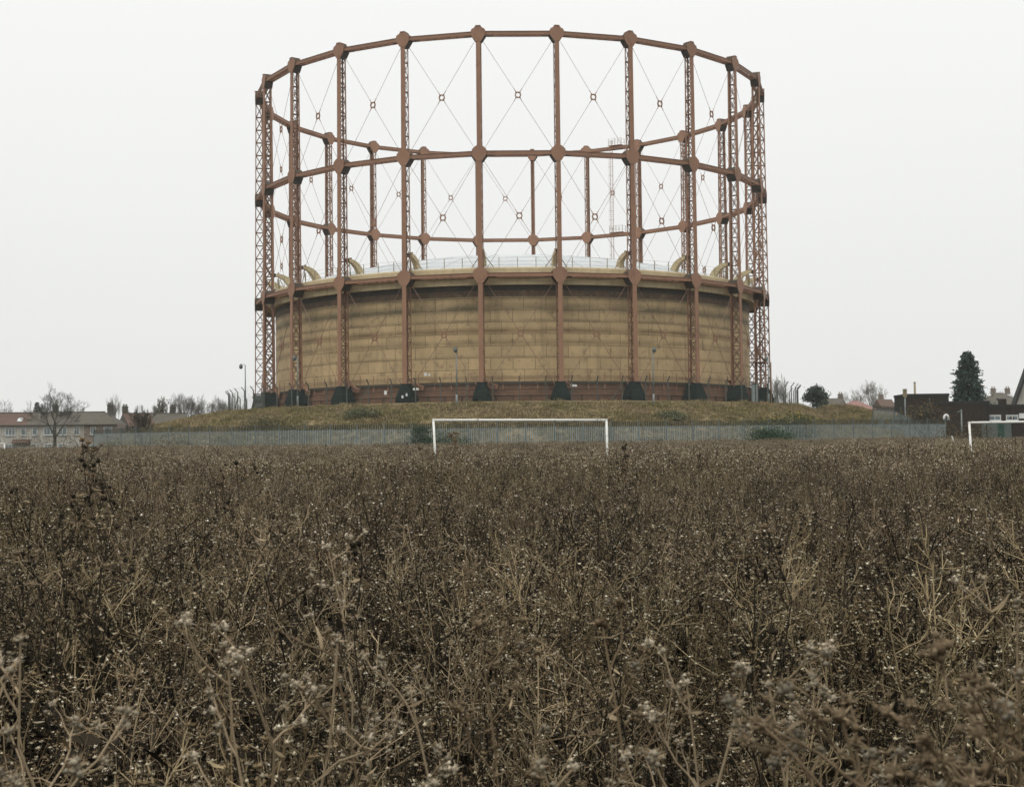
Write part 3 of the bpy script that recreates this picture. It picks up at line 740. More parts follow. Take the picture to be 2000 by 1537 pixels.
def window(h, x, z, w_, hh, y, mull=2, frame='upvc', depth=0.0):
    "window on a front facing -y; sub-parts frame, pane, sill"
    o = MB()
    for s in (-1, 1): o.box((x+s*(w_/2-.05), y-.03, z), (0.10, 0.10, hh))
    o.box((x, y-.03, z+hh/2-.05), (w_-.2, 0.10, 0.10)); o.box((x, y-.03, z-hh/2+.05), (w_-.2, 0.10, 0.10))
    o.box((x, y-.03, z+hh*.22), (w_-.2, 0.09, 0.07))
    for i in range(1, mull): o.box((x-w_/2+w_*i/mull, y-.032, z), (0.07, 0.09, hh-.2))
    wo_ = o.build('window', M[frame], h)
    MB().box((x, y+.02, z), (w_-.06, 0.05, hh-.06)).build('pane', M['glass'], wo_)
    MB().box((x, y-.08, z-hh/2-.05), (w_+.16, 0.22, 0.07)).build('sill', M['upvc'], wo_)
def chimney(roof, x, y, z, h, pots=3, w_=0.9, d=0.7, mat='brick_dark'):
    c = MB().box((x, y, z+h/2), (w_, d, h)); c.box((x, y, z+h-.12), (w_+.16, d+.16, 0.14)); c.box((x, y, z+h*.6), (w_+.1, d+.1, 0.1))
    for i in range(pots): c.tube([(x-w_/2+w_*(i+.5)/pots, y, z+h-.04), (x-w_/2+w_*(i+.5)/pots, y, z+h+.42)], [0.13, 0.10], 8)
    c = c.build('chimney', M[mat], roof)
    return c
def house(x0, x1, y, zg, ze, zr, depth, label, tile, wall, wins, chim=None, hip=None, rz=0.0, skylight=False, porch=False, gable=None):
    "terrace house, front towards -y, origin at its front left foot"
    W = x1-x0; o = thing('terraced_house', label, 'house', (x0, y, zg), rz); he, hr = ze-zg, zr-zg
    m = MB(); m.box((W/2, depth/2, he/2), (W-.01, depth, he)); m.build('wall', M[wall], o)
    ov = 0.35
    r = MB(); hl = 0.0 if hip != 'left' else 3.2; hrr = 0.0 if hip != 'right' else 3.2
    A_, B_, C_, D_ = (0, -ov, he-.12), (W, -ov, he-.12), (W, depth+ov, he-.12), (0, depth+ov, he-.12)
    E_, F_ = (hl, depth/2, hr), (W-hrr, depth/2, hr)
    r.add([A_, B_, C_, D_, E_, F_], [(0, 1, 5, 4), (2, 3, 4, 5), (1, 2, 5), (3, 0, 4), (3, 2, 1, 0)])
    ro_ = r.build('roof', M[tile], o)
    MB().beam((hl, depth/2, hr+.03), (W-hrr, depth/2, hr+.03), 0.25, 0.16).build('ridge_tiles', M[tile], ro_)
    MB().beam((0, -ov-.05, he-.10), (W, -ov-.05, he-.10), 0.12, 0.14).build('gutter', M['brick_dark'], ro_)
    if gable: MB().add([(-.02, -.02, 0), (-.02, depth+.02, 0), (-.02, depth+.02, he), (-.02, depth/2, hr-.15), (-.02, -.02, he)], [(4, 3, 2, 1, 0)]).build('gable_wall', M['brick_dark'], o)
    for wx, wz, ww, wh, ml in wins: window(o, wx, wz, ww, wh, 0.0, ml)
    if chim is not None: chimney(ro_, chim, depth/2+.3, hr-.5, 1.75)
    if skylight: 
        u = 0.45; MB().add([(W*.55, -ov+(depth/2+ov)*u-.55, he-.1+(hr-he)*(u-.13)+.06), (W*.55+.85, -ov+(depth/2+ov)*u-.55, he-.1+(hr-he)*(u-.13)+.06), (W*.55+.85, -ov+(depth/2+ov)*u+.45, he-.1+(hr-he)*(u+.12)+.10), (W*.55, -ov+(depth/2+ov)*u+.45, he-.1+(hr-he)*(u+.12)+.10)], [(0, 1, 2, 3)]).build('skylight', M['roof'], ro_)
    if porch:
        p = MB(); p.add([(W*.5, -1.0, 2.35), (W+.6, -1.0, 2.35), (W+.6, 0, 2.95), (W*.5, 0, 2.95), (W*.5, -1.0, 2.2), (W+.6, -1.0, 2.2), (W+.6, 0, 2.2), (W*.5, 0, 2.2)], [(0, 1, 2, 3), (4, 5, 1, 0), (5, 6, 2, 1), (7, 4, 0, 3), (7, 6, 5, 4)])
        p.build('porch_roof', M[tile], o)
    return o
HY = 252.0; HG = 2.2
def hx(px): return at(px, 850, HY).x
zr_, ze_ = at(110, 805.5, HY+4).z, at(110, 829, HY).z
hz = ze_-HG
W1 = lambda px, px0, w_, ml: (hx(px)-hx(px0), hz-1.15, w_, 1.35, ml)
W0 = lambda px, px0, w_, ml: (hx(px)-hx(px0), 1.35, w_, 1.5, ml)
house(hx(-60), hx(0), HY, HG, ze_, zr_, 8, 'cream terraced house at the left edge of the row', 'tile_red', 'render', [W1(-20, -60, 2.0, 3), W1(-45, -60, 1.2, 2)])
house(hx(0), hx(52), HY, HG, ze_, zr_, 8, 'cream terraced house with red-brown roof and a bright skylight', 'tile_red', 'render', [W1(20, 0, 1.75, 3), W1(46, 0, 0.9, 1), W0(20, 0, 1.8, 3), W0(45, 0, 0.9, 1)], skylight=True, porch=True)
house(hx(52), hx(108), HY, HG, ze_, zr_, 8, 'cream terraced house left of the tall bare tree, grey-brown roof', 'tile_grey', 'render', [W1(68, 52, 0.9, 1), W1(95, 52, 1.75, 3), W0(66, 52, 0.9, 1), W0(97, 52, 1.8, 3)], chim=hx(93)-hx(52))
house(hx(108), hx(164), HY, HG, ze_, zr_, 8, 'cream terraced house just right of the tall bare tree trunk', 'tile_grey', 'render', [W1(122, 108, 1.5, 2), W1(150, 108, 1.0, 2), W0(122, 108, 1.5, 2)])
house(hx(164), hx(229), HY, HG, ze_, zr_, 8, 'grey brick end house with hipped roof and chimney at the gap in the row', 'tile_grey', 'brick_grey', [W1(182, 164, 0.95, 2), W1(211, 164, 1.5, 2), W0(182, 164, 1.2, 2)], chim=hx(202)-hx(164), hip='right')
B0 = at(251, 850, 258.0); zr2, ze2 = at(265, 807, 262).z, at(265, 832, 258).z
house(B0.x, B0.x+5.0, 258, HG, ze2, zr2, 8.5, 'terraced house with orange-red roof and dark gable end past the gap', 'tile_red', 'render', [(1.6, ze2-HG-1.2, 1.4, 1.3, 2), (1.6, 1.3, 1.4, 1.4, 2), (3.8, ze2-HG-1.2, 0.9, 1.2, 1)], chim=0.5, rz=0.5, gable=True)
B1 = B0+Vector((5.0*math.cos(.5), 5.0*math.sin(.5), 0))
house(B1.x, B1.x+6.5, B1.y, HG, ze2+.05, zr2+.02, 8.5, 'slate-roofed terraced house half hidden behind the left slope of the mound', 'tile_grey', 'render', [(1.8, ze2-HG-1.2, 1.4, 1.3, 2)], chim=4.2, rz=0.5)

# ------------------------------------------------------------------ dark brick halls on the right
M['brick'] = worn('dark_brown_brick', (0.027, 0.021, 0.015), (0.036, 0.027, 0.019), 0.9, 3.0, (0.02, 0.024, 0.018), (0.55, 0.75))
M['fascia'] = worn('black_fascia', (0.018, 0.022, 0.020), (0.028, 0.030, 0.027), 0.7, 2.0)
M['green'] = worn('green_door_paint', (0.014, 0.065, 0.042), (0.02, 0.05, 0.036), 0.5, 2.0)
M['glass_dull'] = worn('dusty_glass', (0.07, 0.09, 0.08), (0.10, 0.12, 0.105), 0.4, 1.0, spec=0.4)
BY = 168.0
def block(name, label, px0, px1, ptop, y, depth, rz=0.0):
    a, b = at(px0, ptop, y), at(px1, ptop, y); W = (b.x-a.x)/math.cos(rz); g = float(gz(0, y))-0.1
    o = thing(name, label, 'building', (a.x, y, g), rz); h = at((px0+px1)/2, ptop, y).z-g
    MB().box((W/2, depth/2, h/2), (W, depth, h)).build('wall', M['brick'], o)
    MB().box((W/2, depth/2, h-.14), (W+.14, depth+.14, 0.30)).build('parapet', M['fascia'], o)
    return o, W, h
o, W, h = block('brick_hall', 'taller windowless dark brick block with flat roof left of the conifer', 1768, 1853, 769, BY+6, 5)
t = MB().box((-0.02, 2.5, h/2-.2), (0.03, 4.9, h-.5)); t.build('side_wall', M['fascia'], o)
t = MB().tube([(W*.55, -.1, h-2.6), (W*.55, -.1, h-.5)], .05, 6).build('downpipe', M['lamp'], o)
o, W, h = block('brick_hall', 'long dark brick hall with plain parapet below the conifer', 1838, 1932, 783.5, BY, 16)
MB().box((W*.93, -.06, h/2), (0.12, 0.10, h-.4)).build('downpipe', M['fascia'], o)
for i in range(5): MB().box((W*(.1+.2*i), -.02, h/2), (0.42, 0.05, h-.5)).build('pier', M['brick'], o)
p = at(1938, 842, BY-.2)
d_ = MB().box((p.x-o.location.x+.55, -.05, p.z-o.location.z), (3.4, 0.10, 2.2)).build('shuttered_opening', M['glass_dull'], o)
MB().box((p.x-o.location.x+1.05, -.14, p.z-o.location.z-.1), (0.7, 0.06, 1.9)).build('green_door', M['green'], d_)
o, W, h = block('brick_hall', 'lower dark brick wing with white-framed windows at the right edge', 1932, 2110, 789.5, BY+.6, 14)
for px in (1946, 1980, 2030, 2065):
    p = at(px, 815.5, BY); window(o, p.x-o.location.x, p.z-o.location.z, 1.42, 0.66, -0.02, 2)
p = at(1999, 812, BY); MB().box((p.x-o.location.x, -.05, p.z-o.location.z), (0.6, 0.05, 0.6)).build('notice_board', M['sign'], o)
MB().box((W*.245, -.03, h-.9), (0.5, 0.1, 1.6)).build('pier', M['brick'], o)
c = at(1961, 786, BY+4); MB().box((c.x-o.location.x, 4, h+.35), (0.75, 0.75, 0.9)).build('chimney_stack', M['brick'], o)
# flue, mast, vent and lamp near the halls
p = at(1768, 803, BY-3); q = at(1768, 759, BY-3); o = thing('flue_pipe', 'twin-barrelled metal flue with cowl beside the taller brick block', 'flue', (p.x, BY-3, terrain(p.x, BY-3)))
hq = q.z-o.location.z; MB().tube([(0, 0, 0), (0, 0, hq-.6)], 0.085, 8).build('pipe', M['lamp'], o, True)
t = MB(); 
for s in (-.11, .11): t.tube([(s, 0, hq-.95), (s, 0, hq-.08)], 0.13, 8)
t.build('barrel', M['olive'], o); MB().tube([(0, 0, hq-.05), (0, 0, hq)], [0.32, 0.30], 10).build('cowl', M['sign'], o)
p = at(1786.5, 747, BY+12); o = thing('timber_mast', 'short plain timber mast rising above the taller brick block', 'pole', (p.x, BY+12, terrain(p.x, BY+12)))
MB().tube([(0, 0, 0), (0, 0, p.z-o.location.z)], [0.16, 0.13], 8).build('mast', M['olive'], o, True); MB().box((0, 0, p.z-o.location.z+.02), (0.3, 0.3, 0.04)).build('mast_cap', M['dark'], o)
p = at(1844, 814, BY-12); o = thing('vent_pipe', 'pale hooked vent pipe behind the corner post of the fence', 'vent', (p.x, BY-12, terrain(p.x, BY-12))); hq = p.z-o.location.z
MB().tube([(0, 0, 0), (0, 0, hq-.3)], 0.06, 8).build('standpipe', M['galv_dark'], o, True)
MB().tube([(0, 0, hq-.35), (0, 0, hq-.1), (.06, 0, hq+.12), (.22, 0, hq+.2), (.38, 0, hq+.12), (.44, 0, hq-.2)], 0.13, 10).build('pipe', M['sign'], o, True)
MB().tube([(.44, 0, hq-.36), (.44, 0, hq-.2)], [.17, .14], 10).build('hood', M['lamp'], o)
p = at(1877.5, 800, BY-6); o = thing('lamp_post', 'slim grey lamp post in front of the long brick hall', 'lamp post', (p.x, BY-6, terrain(p.x, BY-6)), 0, 'lamp posts by the halls'); hq = p.z-o.location.z
MB().tube([(0, 0, 0), (0, 0, hq)], [0.10, 0.08], 8).build('pole', M['lamp'], o, True); MB().beam((0, 0, hq-.12), (-.5, -.1, hq-.3), 0.16, 0.1).build('lantern', M['galv_dark'], o)
# far roofs on the right
def far_house(px0, px1, pr, pe, y, label, tile, rz=0.0, chim=None, hipd=False):
    a, b = at(px0, pe, y), at(px1, pe, y); zr = at(px0, pr, y+4).z; g = float(gz(0, y))-.1; W = b.x-a.x
    o = thing('distant_house', label, 'house', (a.x, y, g), rz); he, hr = a.z-g, zr-g
    MB().box((W/2, 4, he/2), (W-.2, 8, he)).build('wall', M['brick_grey'], o); k = W*.38 if hipd else 0
    r = MB().add([(0, -.3, he), (W, -.3, he), (W, 8.3, he), (0, 8.3, he), (k, 4, hr), (W-k, 4, hr)], [(0, 1, 5, 4), (2, 3, 4, 5), (1, 2, 5), (3, 0, 4), (3, 2, 1, 0)]).build('roof', M[tile], o)
    for c in (chim or []): chimney(r, W*c, 4, hr-.4, 1.3, 2, mat='brick_grey')
far_house(1650, 1712, 783, 800, 262, 'distant house with hipped pink tiled roof beyond the bank', 'tile_pink', hipd=True)
far_house(1608, 1655, 778, 792, 300, 'distant grey-roofed house with two chimneys by the dark evergreen', 'tile_grey', chim=[.25, .9])
far_house(1722, 1752, 780, 796, 285, 'distant brown-roofed house with one chimney left of the brick block', 'tile_red', chim=[.3])
far_house(1932, 1957, 776, 790, 215, 'grey pitched roof behind the brick wing, left of the stack', 'tile_grey')
far_house(1966, 1993, 777, 790, 215, 'grey pitched roof behind the brick wing, right of the stack', 'tile_grey')
far_house(1936, 1992, 767, 782, 300, 'distant house with two red chimneys behind the grey roofs', 'tile_grey', chim=[.3, .8], hipd=True)
a = at(1984, 789, 186); b = at(2012, 706, 186); o = thing('gabled_roof', 'black steep gable edge leaning in at the right border', 'building', (a.x, 186, float(gz(0, 186))))
hA = a.z-o.location.z; hB = b.z-o.location.z; dx = b.x-a.x
MB().prism([(.15, 0), (3.5, 0), (3.5, hA), (dx, hB-.4), (.15, hA-.2)], 0.25, 1.5).build('gable_wall', M['render'], o)
MB().beam((-.2, 0.1, hA-.3), (dx, 0.1, hB), 0.5, 0.28).build('bargeboard', M['fascia'], o)
MB().add([(-.2, .25, hA-.3), (dx, .25, hB-.05), (dx, 1.6, hB-.05), (-.2, 1.6, hA-.3), (-.2, .25, hA-.45), (dx, .25, hB-.2), (dx, 1.6, hB-.2), (-.2, 1.6, hA-.45)], [(3, 2, 1, 0), (4, 5, 6, 7), (0, 1, 5, 4), (2, 3, 7, 6), (3, 0, 4, 7)]).build('roof', M['fascia'], o)

# ------------------------------------------------------------------ trees and shrubs
def branchy(P, rng, p, d, ln, r, depth, col, spread=0.6, upb=0.12, keep=0.78, sub=3, minr=0.012):
    "recursive bare branch"
    n = 4; pts = [p]; dd = d.copy()
    for i in range(n):
        dd = dd+rng.normal(size=3)*0.11+np.array([0, 0, upb*0.35]); dd /= np.linalg.norm(dd); pts.append(pts[-1]+dd*ln/n)
    r1 = max(r*0.62, minr*.7); P.stem(pts, r, r1, col, 5 if r > .08 else 3)
    if depth == 0: return
    kids = sub if depth > 1 else sub+1
    for j in range(kids):
        t = 1.0 if j == 0 else rng.uniform(.35, .95); q = pts[0]+(pts[-1]-pts[0])*t if j else pts[-1]
        k = min(int(t*n), n-1); q = pts[k]*(1-(t*n-k))+pts[min(k+1, n)]*(t*n-k) if t < 1 else pts[-1]
        ax = rng.normal(size=3); ax -= dd*np.dot(ax, dd); ax /= np.linalg.norm(ax)+1e-9
        s = spread*rng.uniform(.55, 1.15)*(0.5 if j == 0 else 1.0)
        nd = dd*math.cos(s)+ax*math.sin(s)+np.array([0, 0, upb]); nd /= np.linalg.norm(nd)
        branchy(P, rng, q, nd, ln*keep*rng.uniform(.75, 1.1), max(r1*(.85 if j == 0 else .62), minr), depth-1, col, spread, upb, keep, sub, minr)
def bare_tree(px, pbase, ptop, y, label, seed, col=(0.10, 0.085, 0.065), depth=5, spread=0.6, trunk=0.30, upb=0.12, group='bare trees', sub=3, r0=None, keep=0.78, zg=None, minr=0.014, leaves=None, name='bare_tree'):
    b = at(px, pbase, y); t = at(px, ptop, y); zb = terrain(b.x, y)-.1 if zg is None else zg; Ht = t.z-zb
    rng = np.random.default_rng(seed); o = thing(name, label, 'tree', (b.x, y, zb), 0, group)
    P = Plant(); r = r0 or Ht*0.022; n = 5; pts = [np.zeros(3)]
    for i in range(n): pts.append(pts[-1]+np.array([rng.normal()*.03, rng.normal()*.03, 1.0])*Ht*trunk/n)
    P.stem(pts, r*1.25, r*.8, col, 8); P.mesh('trunk', M['twig']); link('trunk', bpy.data.meshes['trunk'] if False else P.mesh('trunk', M['twig']), o)
    C = Plant(); k0 = 4
    for j in range(k0):
        a = 2*PI*j/k0+rng.uniform(-.4, .4); s = spread*(0.25 if j == 0 else rng.uniform(.7, 1.1))
        d = np.array([math.sin(a)*math.sin(s), math.cos(a)*math.sin(s), math.cos(s)])
        branchy(C, rng, pts[-1]-np.array([0, 0, Ht*trunk*.12*(j % 3)]), d, Ht*(1-trunk)*(1-keep)/(1-keep**(depth+1))*1.12, r*(.75 if j == 0 else .55), depth, np.array(col), spread, upb, keep, sub, minr)
    V = np.concatenate(C.V); top = V[:, 2].max(); k = Ht/top
    C.V = [v*np.array([1, 1, k]) if True else v for v in C.V]
    if leaves:
        ncol, cnt, size = leaves; pick = V[rng.integers(0, len(V), cnt)]*np.array([1, 1, k])
        for q in pick: C.leaf(q, rng.normal(size=3), rng.normal(size=3), size*rng.uniform(.6, 1.3), size*.6, .3, np.array(ncol)*rng.uniform(.6, 1.4))
    link('crown', C.mesh('crown', M['twig']), o)
    return o
bare_tree(107, 862, 744, 232, 'tall spreading bare tree in front of the cream houses', 11, (0.075, 0.075, 0.055), 6, 0.62, 0.30, 0.10, minr=0.011, zg=2.0)
bare_tree(136, 850, 772, 300, 'lower bare tree behind the roofs right of the tall bare tree', 12, (0.10, 0.09, 0.07), 5, 0.7, 0.4, 0.05, minr=0.011, zg=2)
bare_tree(222, 850, 766, 330, 'slender pale poplar-like bare tree between the two chimneys', 13, (0.22, 0.20, 0.17), 5, 0.28, 0.25, 0.30, minr=0.011, zg=2)
bare_tree(3, 850, 778, 320, 'bare treetop over the roof at the left border', 14, (0.13, 0.12, 0.10), 5, 0.55, 0.4, 0.1, minr=0.011, zg=2)
bare_tree(50, 850, 796, 330, 'small bush-like treetop just left of the dark evergreen', 15, (0.13, 0.12, 0.09), 4, 0.7, 0.5, 0.1, minr=0.015, zg=2)
bare_tree(278, 866, 788, 156, 'small upright bare tree growing by the fence at the left foot of the mound', 16, (0.085, 0.075, 0.058), 5, 0.55, 0.22, 0.16, minr=0.014)
bare_tree(317, 850, 770, 300, 'slim tree with a few clinging leaves above the slate roof', 17, (0.10, 0.09, 0.06), 4, 0.25, 0.35, 0.3, minr=0.011, zg=2, leaves=((0.13, 0.12, 0.06), 500, .35))
bare_tree(333, 850, 764, 300, 'thin leaning whip of a tree left of the slate-roof chimney', 18, (0.14, 0.13, 0.11), 4, 0.16, 0.3, 0.3, minr=0.011, zg=2, sub=2)
for i, (px, pt, lab) in enumerate(((300, 786, 'faint low bare tree above the red roof'), (357, 764, 'bare tree just right of the slate-roof chimney'), (372, 768, 'second bare tree right of the slate-roof chimney'),
        (392, 766, 'bare tree in the middle of the thicket behind the mound slope'), (412, 769, 'twiggy rounded bare tree in the thicket behind the mound slope'), (427, 772, 'bare tree at the right end of the thicket, beside the cranked posts'), (456, 763, 'bare tree seen through the cranked posts left of the lamp'))):
    bare_tree(px, 850, pt, 290+i*5, lab, 30+i, (0.115, 0.105, 0.085), 5, 0.5, 0.42, 0.14, minr=0.011, zg=2, group='bare trees behind the mound')
bare_tree(1525, 800, 724, 300, 'slender pale bare birch right of the frame', 50, (0.24, 0.23, 0.20), 5, 0.30, 0.3, 0.25, minr=0.018, zg=2)
bare_tree(1700, 800, 739, 300, 'rounded pale bare tree above the pink roof', 51, (0.20, 0.185, 0.155), 6, 0.68, 0.35, 0.10, minr=0.011, zg=2)
bare_tree(1668, 800, 762, 320, 'small bare tree at the left of the rounded pale one', 52, (0.18, 0.17, 0.14), 5, 0.6, 0.5, 0.1, minr=0.011, zg=2)
bare_tree(1962, 800, 753, 330, 'wide bare treetop behind the grey roofs right of the conifer', 53, (0.19, 0.17, 0.14), 5, 0.8, 0.45, 0.06, minr=0.012, zg=2)
bare_tree(1806, 846, 777, 160, 'thin bare sapling in front of the taller brick block', 54, (0.08, 0.075, 0.055), 5, 0.55, 0.2, 0.15, minr=0.012, leaves=((0.30, 0.20, 0.07), 160, .16))

def leafy_mass(o, rng, n, rad, z0, h, col, leaf, prof, name='crown', var=0.5, clumps=40):
    "leaf cards gathered in clumps through a volume whose radius at height t is prof(t)"
    P = Plant(); cen = []
    for i in range(clumps):
        t = rng.random(); a = rng.uniform(0, 2*PI); R_ = prof(t)*rad*math.sqrt(rng.uniform(.15, 1.0)); cen.append((R_*math.sin(a), R_*math.cos(a), z0+t*h, rng.uniform(.65, 1.35)))
    cen = np.array(cen); sg = rad*1.3/math.sqrt(clumps)+leaf*.4
    idx = rng.integers(0, clumps, n)
    pts = cen[idx, :3]+rng.normal(size=(n, 3))*sg*np.array([1, 1, .7]); pts[:, 2] = np.clip(pts[:, 2], z0*.9, None)
    d = rng.normal(size=(n, 3)); e = rng.normal(size=(n, 3)); d /= np.linalg.norm(d, axis=1, keepdims=True); e = np.cross(d, e); e /= np.linalg.norm(e, axis=1, keepdims=True)
    s = leaf*rng.uniform(.6, 1.4, (n, 1))
    V = np.stack([pts-d*s, pts+e*s*.45, pts+d*s, pts-e*s*.45], 1).reshape(-1, 3)
    c = np.array(col)[None]*cen[idx, 3:4]*rng.uniform(1-var, 1+var, (n, 1)); C = np.repeat(c, 4, 0)
    link(name, np_mesh(name, V, np.arange(4*n).reshape(-1, 4), M['leafy'], C), o)
def conifer(px, pbase, ptop, y, halfpx, label, seed, col=(0.055, 0.088, 0.068), zg=2.0):
    b = at(px, pbase, y); t = at(px, ptop, y); H_ = t.z-zg; R_ = halfpx*1.16/F_PX*y; rng = np.random.default_rng(seed)
    o = thing('conifer', label, 'tree', (b.x, y, zg), 0, None)
    P = Plant(); P.stem([(0, 0, 0), (0, 0, H_*.5), (0, 0, H_*.97)], H_*.02, .03, np.array((0.06, 0.045, 0.03)), 8); link('trunk', P.mesh('trunk', M['twig']), o)
    Q = Plant(); tiers_ = 34
    for i in range(tiers_):
        t_ = (i+.5)/tiers_; z = H_*(.06+.94*t_)
        Rt_ = R_*min(1.0, ((1-t_)/.52)**.6)*rng.uniform(.72, 1.12)+.05; nb = max(6, int(22*(1-t_)+7))
        for j in range(nb):
            a = 2*PI*(j+rng.random())/nb; ln = Rt_*rng.uniform(.78, 1.08); dr = np.array([math.sin(a), math.cos(a), 0]); br_ = rng.uniform(.6, 1.4)
            tip = np.array([0, 0, z])+dr*ln+np.array([0, 0, -ln*.22]); nl = 26
            for k in range(nl):
                u = rng.uniform(.25, 1.0); q = np.array([0, 0, z])*(1-u)+tip*u+rng.normal(size=3)*np.array([.18, .18, .12])*(.4+ln*.25)
                dd = dr+rng.normal(size=3)*.5-np.array([0, 0, .25]); Q.leaf(q, dd, rng.normal(size=3), R_*.16*rng.uniform(.6, 1.2), R_*.075, .15, np.array(col)*br_*rng.uniform(.7, 1.3))
    link('crown', Q.mesh('crown', M['leafy']), o)
conifer(1892, 800, 686, 215, 33, 'tall dark blue-green pointed conifer behind the brick halls', 60)
conifer(72, 840, 785, 285, 11, 'small dark evergreen poking above the cream house roofs', 61, (0.028, 0.045, 0.03))
def bush(name, px, pc, y, rx, h, label, seed, col, n, leaf, prof=lambda t: math.sin(PI*min(max(.12+.8*t, 0), 1))**.7, cat='bush', zg=None, clumps=40, group=None, sink=.1, yel=None):
    p = at(px, pc, y); z = terrain(p.x, y)-sink if zg is None else zg; rng = np.random.default_rng(seed)
    o = thing(name, label, cat, (p.x, y, z), 0, group); S = Plant()
    for j in range(7):
        a = rng.uniform(0, 2*PI); e = np.array([math.sin(a)*rx*.6, math.cos(a)*rx*.6, h*rng.uniform(.5, .85)]); S.stem([np.zeros(3), e*.5+rng.normal(size=3)*.08*h, e], .02*h+.006, .006, np.array((0.07, 0.055, 0.04)))
    link('stems', S.mesh('stems', M['twig']), o)
    leafy_mass(o, rng, int(n*1.8), rx, h*.08, h*.9, col, leaf*.62, prof, 'foliage', clumps=clumps)
    if yel: leafy_mass(o, rng, n//12, rx, h*.2, h*.8, yel, leaf*1.1, prof, 'yellow_leaves', clumps=clumps)
    return o
bush('evergreen_tree', 1596, 790, 280, 2.3, at(1596, 757, 280).z-2.0, 'rounded dark evergreen above the bank right of the cranked posts', 70, (0.045, 0.065, 0.045), 5000, .35, cat='tree', zg=2.0, clumps=60, prof=lambda t: 0.15 if t < .5 else math.sin(PI*(.05+.95*(t-.5)*2))**.5)
bush('bramble_bush', 1535, 803, 158, 3.4, 1.9, 'yellowing bramble sprawling down the right shoulder of the mound', 71, (0.075, 0.085, 0.035), 5000, .17, clumps=70, yel=(0.32, 0.25, 0.07))
bush('bramble_bush', 1502, 856, 135.5, 2.3, 1.9, 'dark green bush against the outside of the fence right of the goal', 72, (0.035, 0.065, 0.032), 3500, .13, clumps=40)
bush('bramble_bush', 868, 850, 136.6, 2.6, 1.5, 'low dark green bramble along the fence foot inside the goal mouth', 73, (0.040, 0.068, 0.040), 2200, .12, clumps=40)
bush('ivy_bush', 822, 838, 137.2, 1.2, 2.6, 'tall dark ivy climbing the fence just left of the goal', 74, (0.045, 0.07, 0.042), 1700, .12, clumps=40)
spots = [(520, 806, 162, 3.0, 1.0, 'low dark bramble on the mound slope below the leftmost plinth'), (600, 806, 156, 3.6, 1.0, 'dark bramble patch on the slope below the second lattice column'), (545, 822, 146, 3.5, 1.3, 'yellow-flecked bramble behind the fence left of the goal'),
         (660, 818, 146, 3.2, 1.2, 'yellow-flecked bramble behind the fence under the third column'), (705, 797, 160, 2.0, 1.3, 'grey-green leafy weed clump below the white post notice'), (430, 822, 150, 3.0, 1.2, 'dark bramble behind the fence at the left shoulder of the mound'),
         (835, 815, 147, 1.8, 1.0, 'small green bramble on the slope just above the goal corner'), (1160, 806, 150, 2.4, 0.9, 'brown-green weed clump on the slope above the right end of the goal bar'), (1390, 810, 150, 3.5, 1.1, 'dull brown thicket on the slope right of the goal'), (1310, 797, 158, 1.6, 0.8, 'small green tussock on the slope below the right lamp post')]
for i, (px, pc, y, rx, h, lab) in enumerate(spots):
    g_ = i in (4, 6, 9)
    bush('slope_bramble', px, pc, y, rx, h*.62, lab, 80+i, (0.10, 0.105, 0.06) if g_ else ((0.14, 0.105, 0.06) if i in (7, 8) else (0.085, 0.082, 0.042)), 1500, .15, clumps=36, group='scrub on the mound', yel=(0.30, 0.22, 0.06) if i in (2, 3) else None)
for i, (px, pc, y, rx, h, lab) in enumerate(((1810, 800, 163, 2.6, 4.4, 'scruffy shrub with a few yellow leaves before the taller brick block'), (1868, 842, 140, 2.4, 2.2, 'dry brown weed clump right of the fence corner'), (1905, 846, 135, 2.2, 2.0, 'dry brown weed clump behind the right goal post'), (25, 862, 205, 4.0, 3.3, 'hazy brown hedge before the house with the skylight'), (85, 863, 205, 3.5, 3.0, 'hazy brown hedge at the foot of the tall bare tree'), (160, 862, 190, 3.6, 3.2, 'brown hedge before the end house, left of the fence'), (330, 858, 141, 2.6, 1.5, 'brown scrub at the foot of the fence below the mound end'), (245, 860, 150, 3.0, 1.6, 'brown scrub at the foot of the fence by the small bare tree'))):
    bush('dry_shrub', px, pc, y, rx, h, lab, 95+i, (0.10, 0.078, 0.045), 900 if i == 0 else 700, .12, clumps=40, group='dry shrubs', yel=(0.45, 0.26, 0.06) if i == 0 else None)
# leaning white stake
p = at(1863, 855, 100); o = thing('white_stake', 'short white stake leaning in the weeds between fence corner and right goal', 'stake', (p.x, 100, terrain(p.x, 100)))
MB().tube([(.12, 0, 0), (-.14, 0, p.z-o.location.z+.12)], 0.04, 8).build('shaft', M['white'], o); MB().tube([(-.138, 0, p.z-o.location.z+.10), (-.143, 0, p.z-o.location.z+.14)], 0.05, 8).build('cap', M['sign'], o)

# ------------------------------------------------------------------ the field of dead weeds
STRAW, TAN, GREY, DARK, PALE, WHITE = (np.array(c) for c in ((0.305, 0.235, 0.148), (0.148, 0.108, 0.064), (0.245, 0.212, 0.156), (0.024, 0.019, 0.0125), (0.48, 0.405, 0.30), (0.70, 0.65, 0.56)))
def wob(rng, p, d, ln, n, k, up=0.0):
    pts = [np.array(p, float)]; d = np.array(d, float)
    for i in range(n):
        d = d+rng.normal(size=3)*k+np.array([0, 0, up]); d /= np.linalg.norm(d); pts.append(pts[-1]+d*ln/n)
    return pts, d
def seed_head(P, rng, p, sc, det):
    u = rng.random()
    if u < .04: c1, c2 = WHITE*rng.uniform(.6, 1.0), PALE
    elif u < .40: c1, c2 = PALE*rng.uniform(.55, 1.0), GREY*1.1
    else: c1, c2 = TAN*rng.uniform(.6, 1.2), TAN*1.4
    P.head(p, sc*rng.uniform(.7, 1.4), c1, c2, rng, 7 if det > 1 else (3 if det else 0))
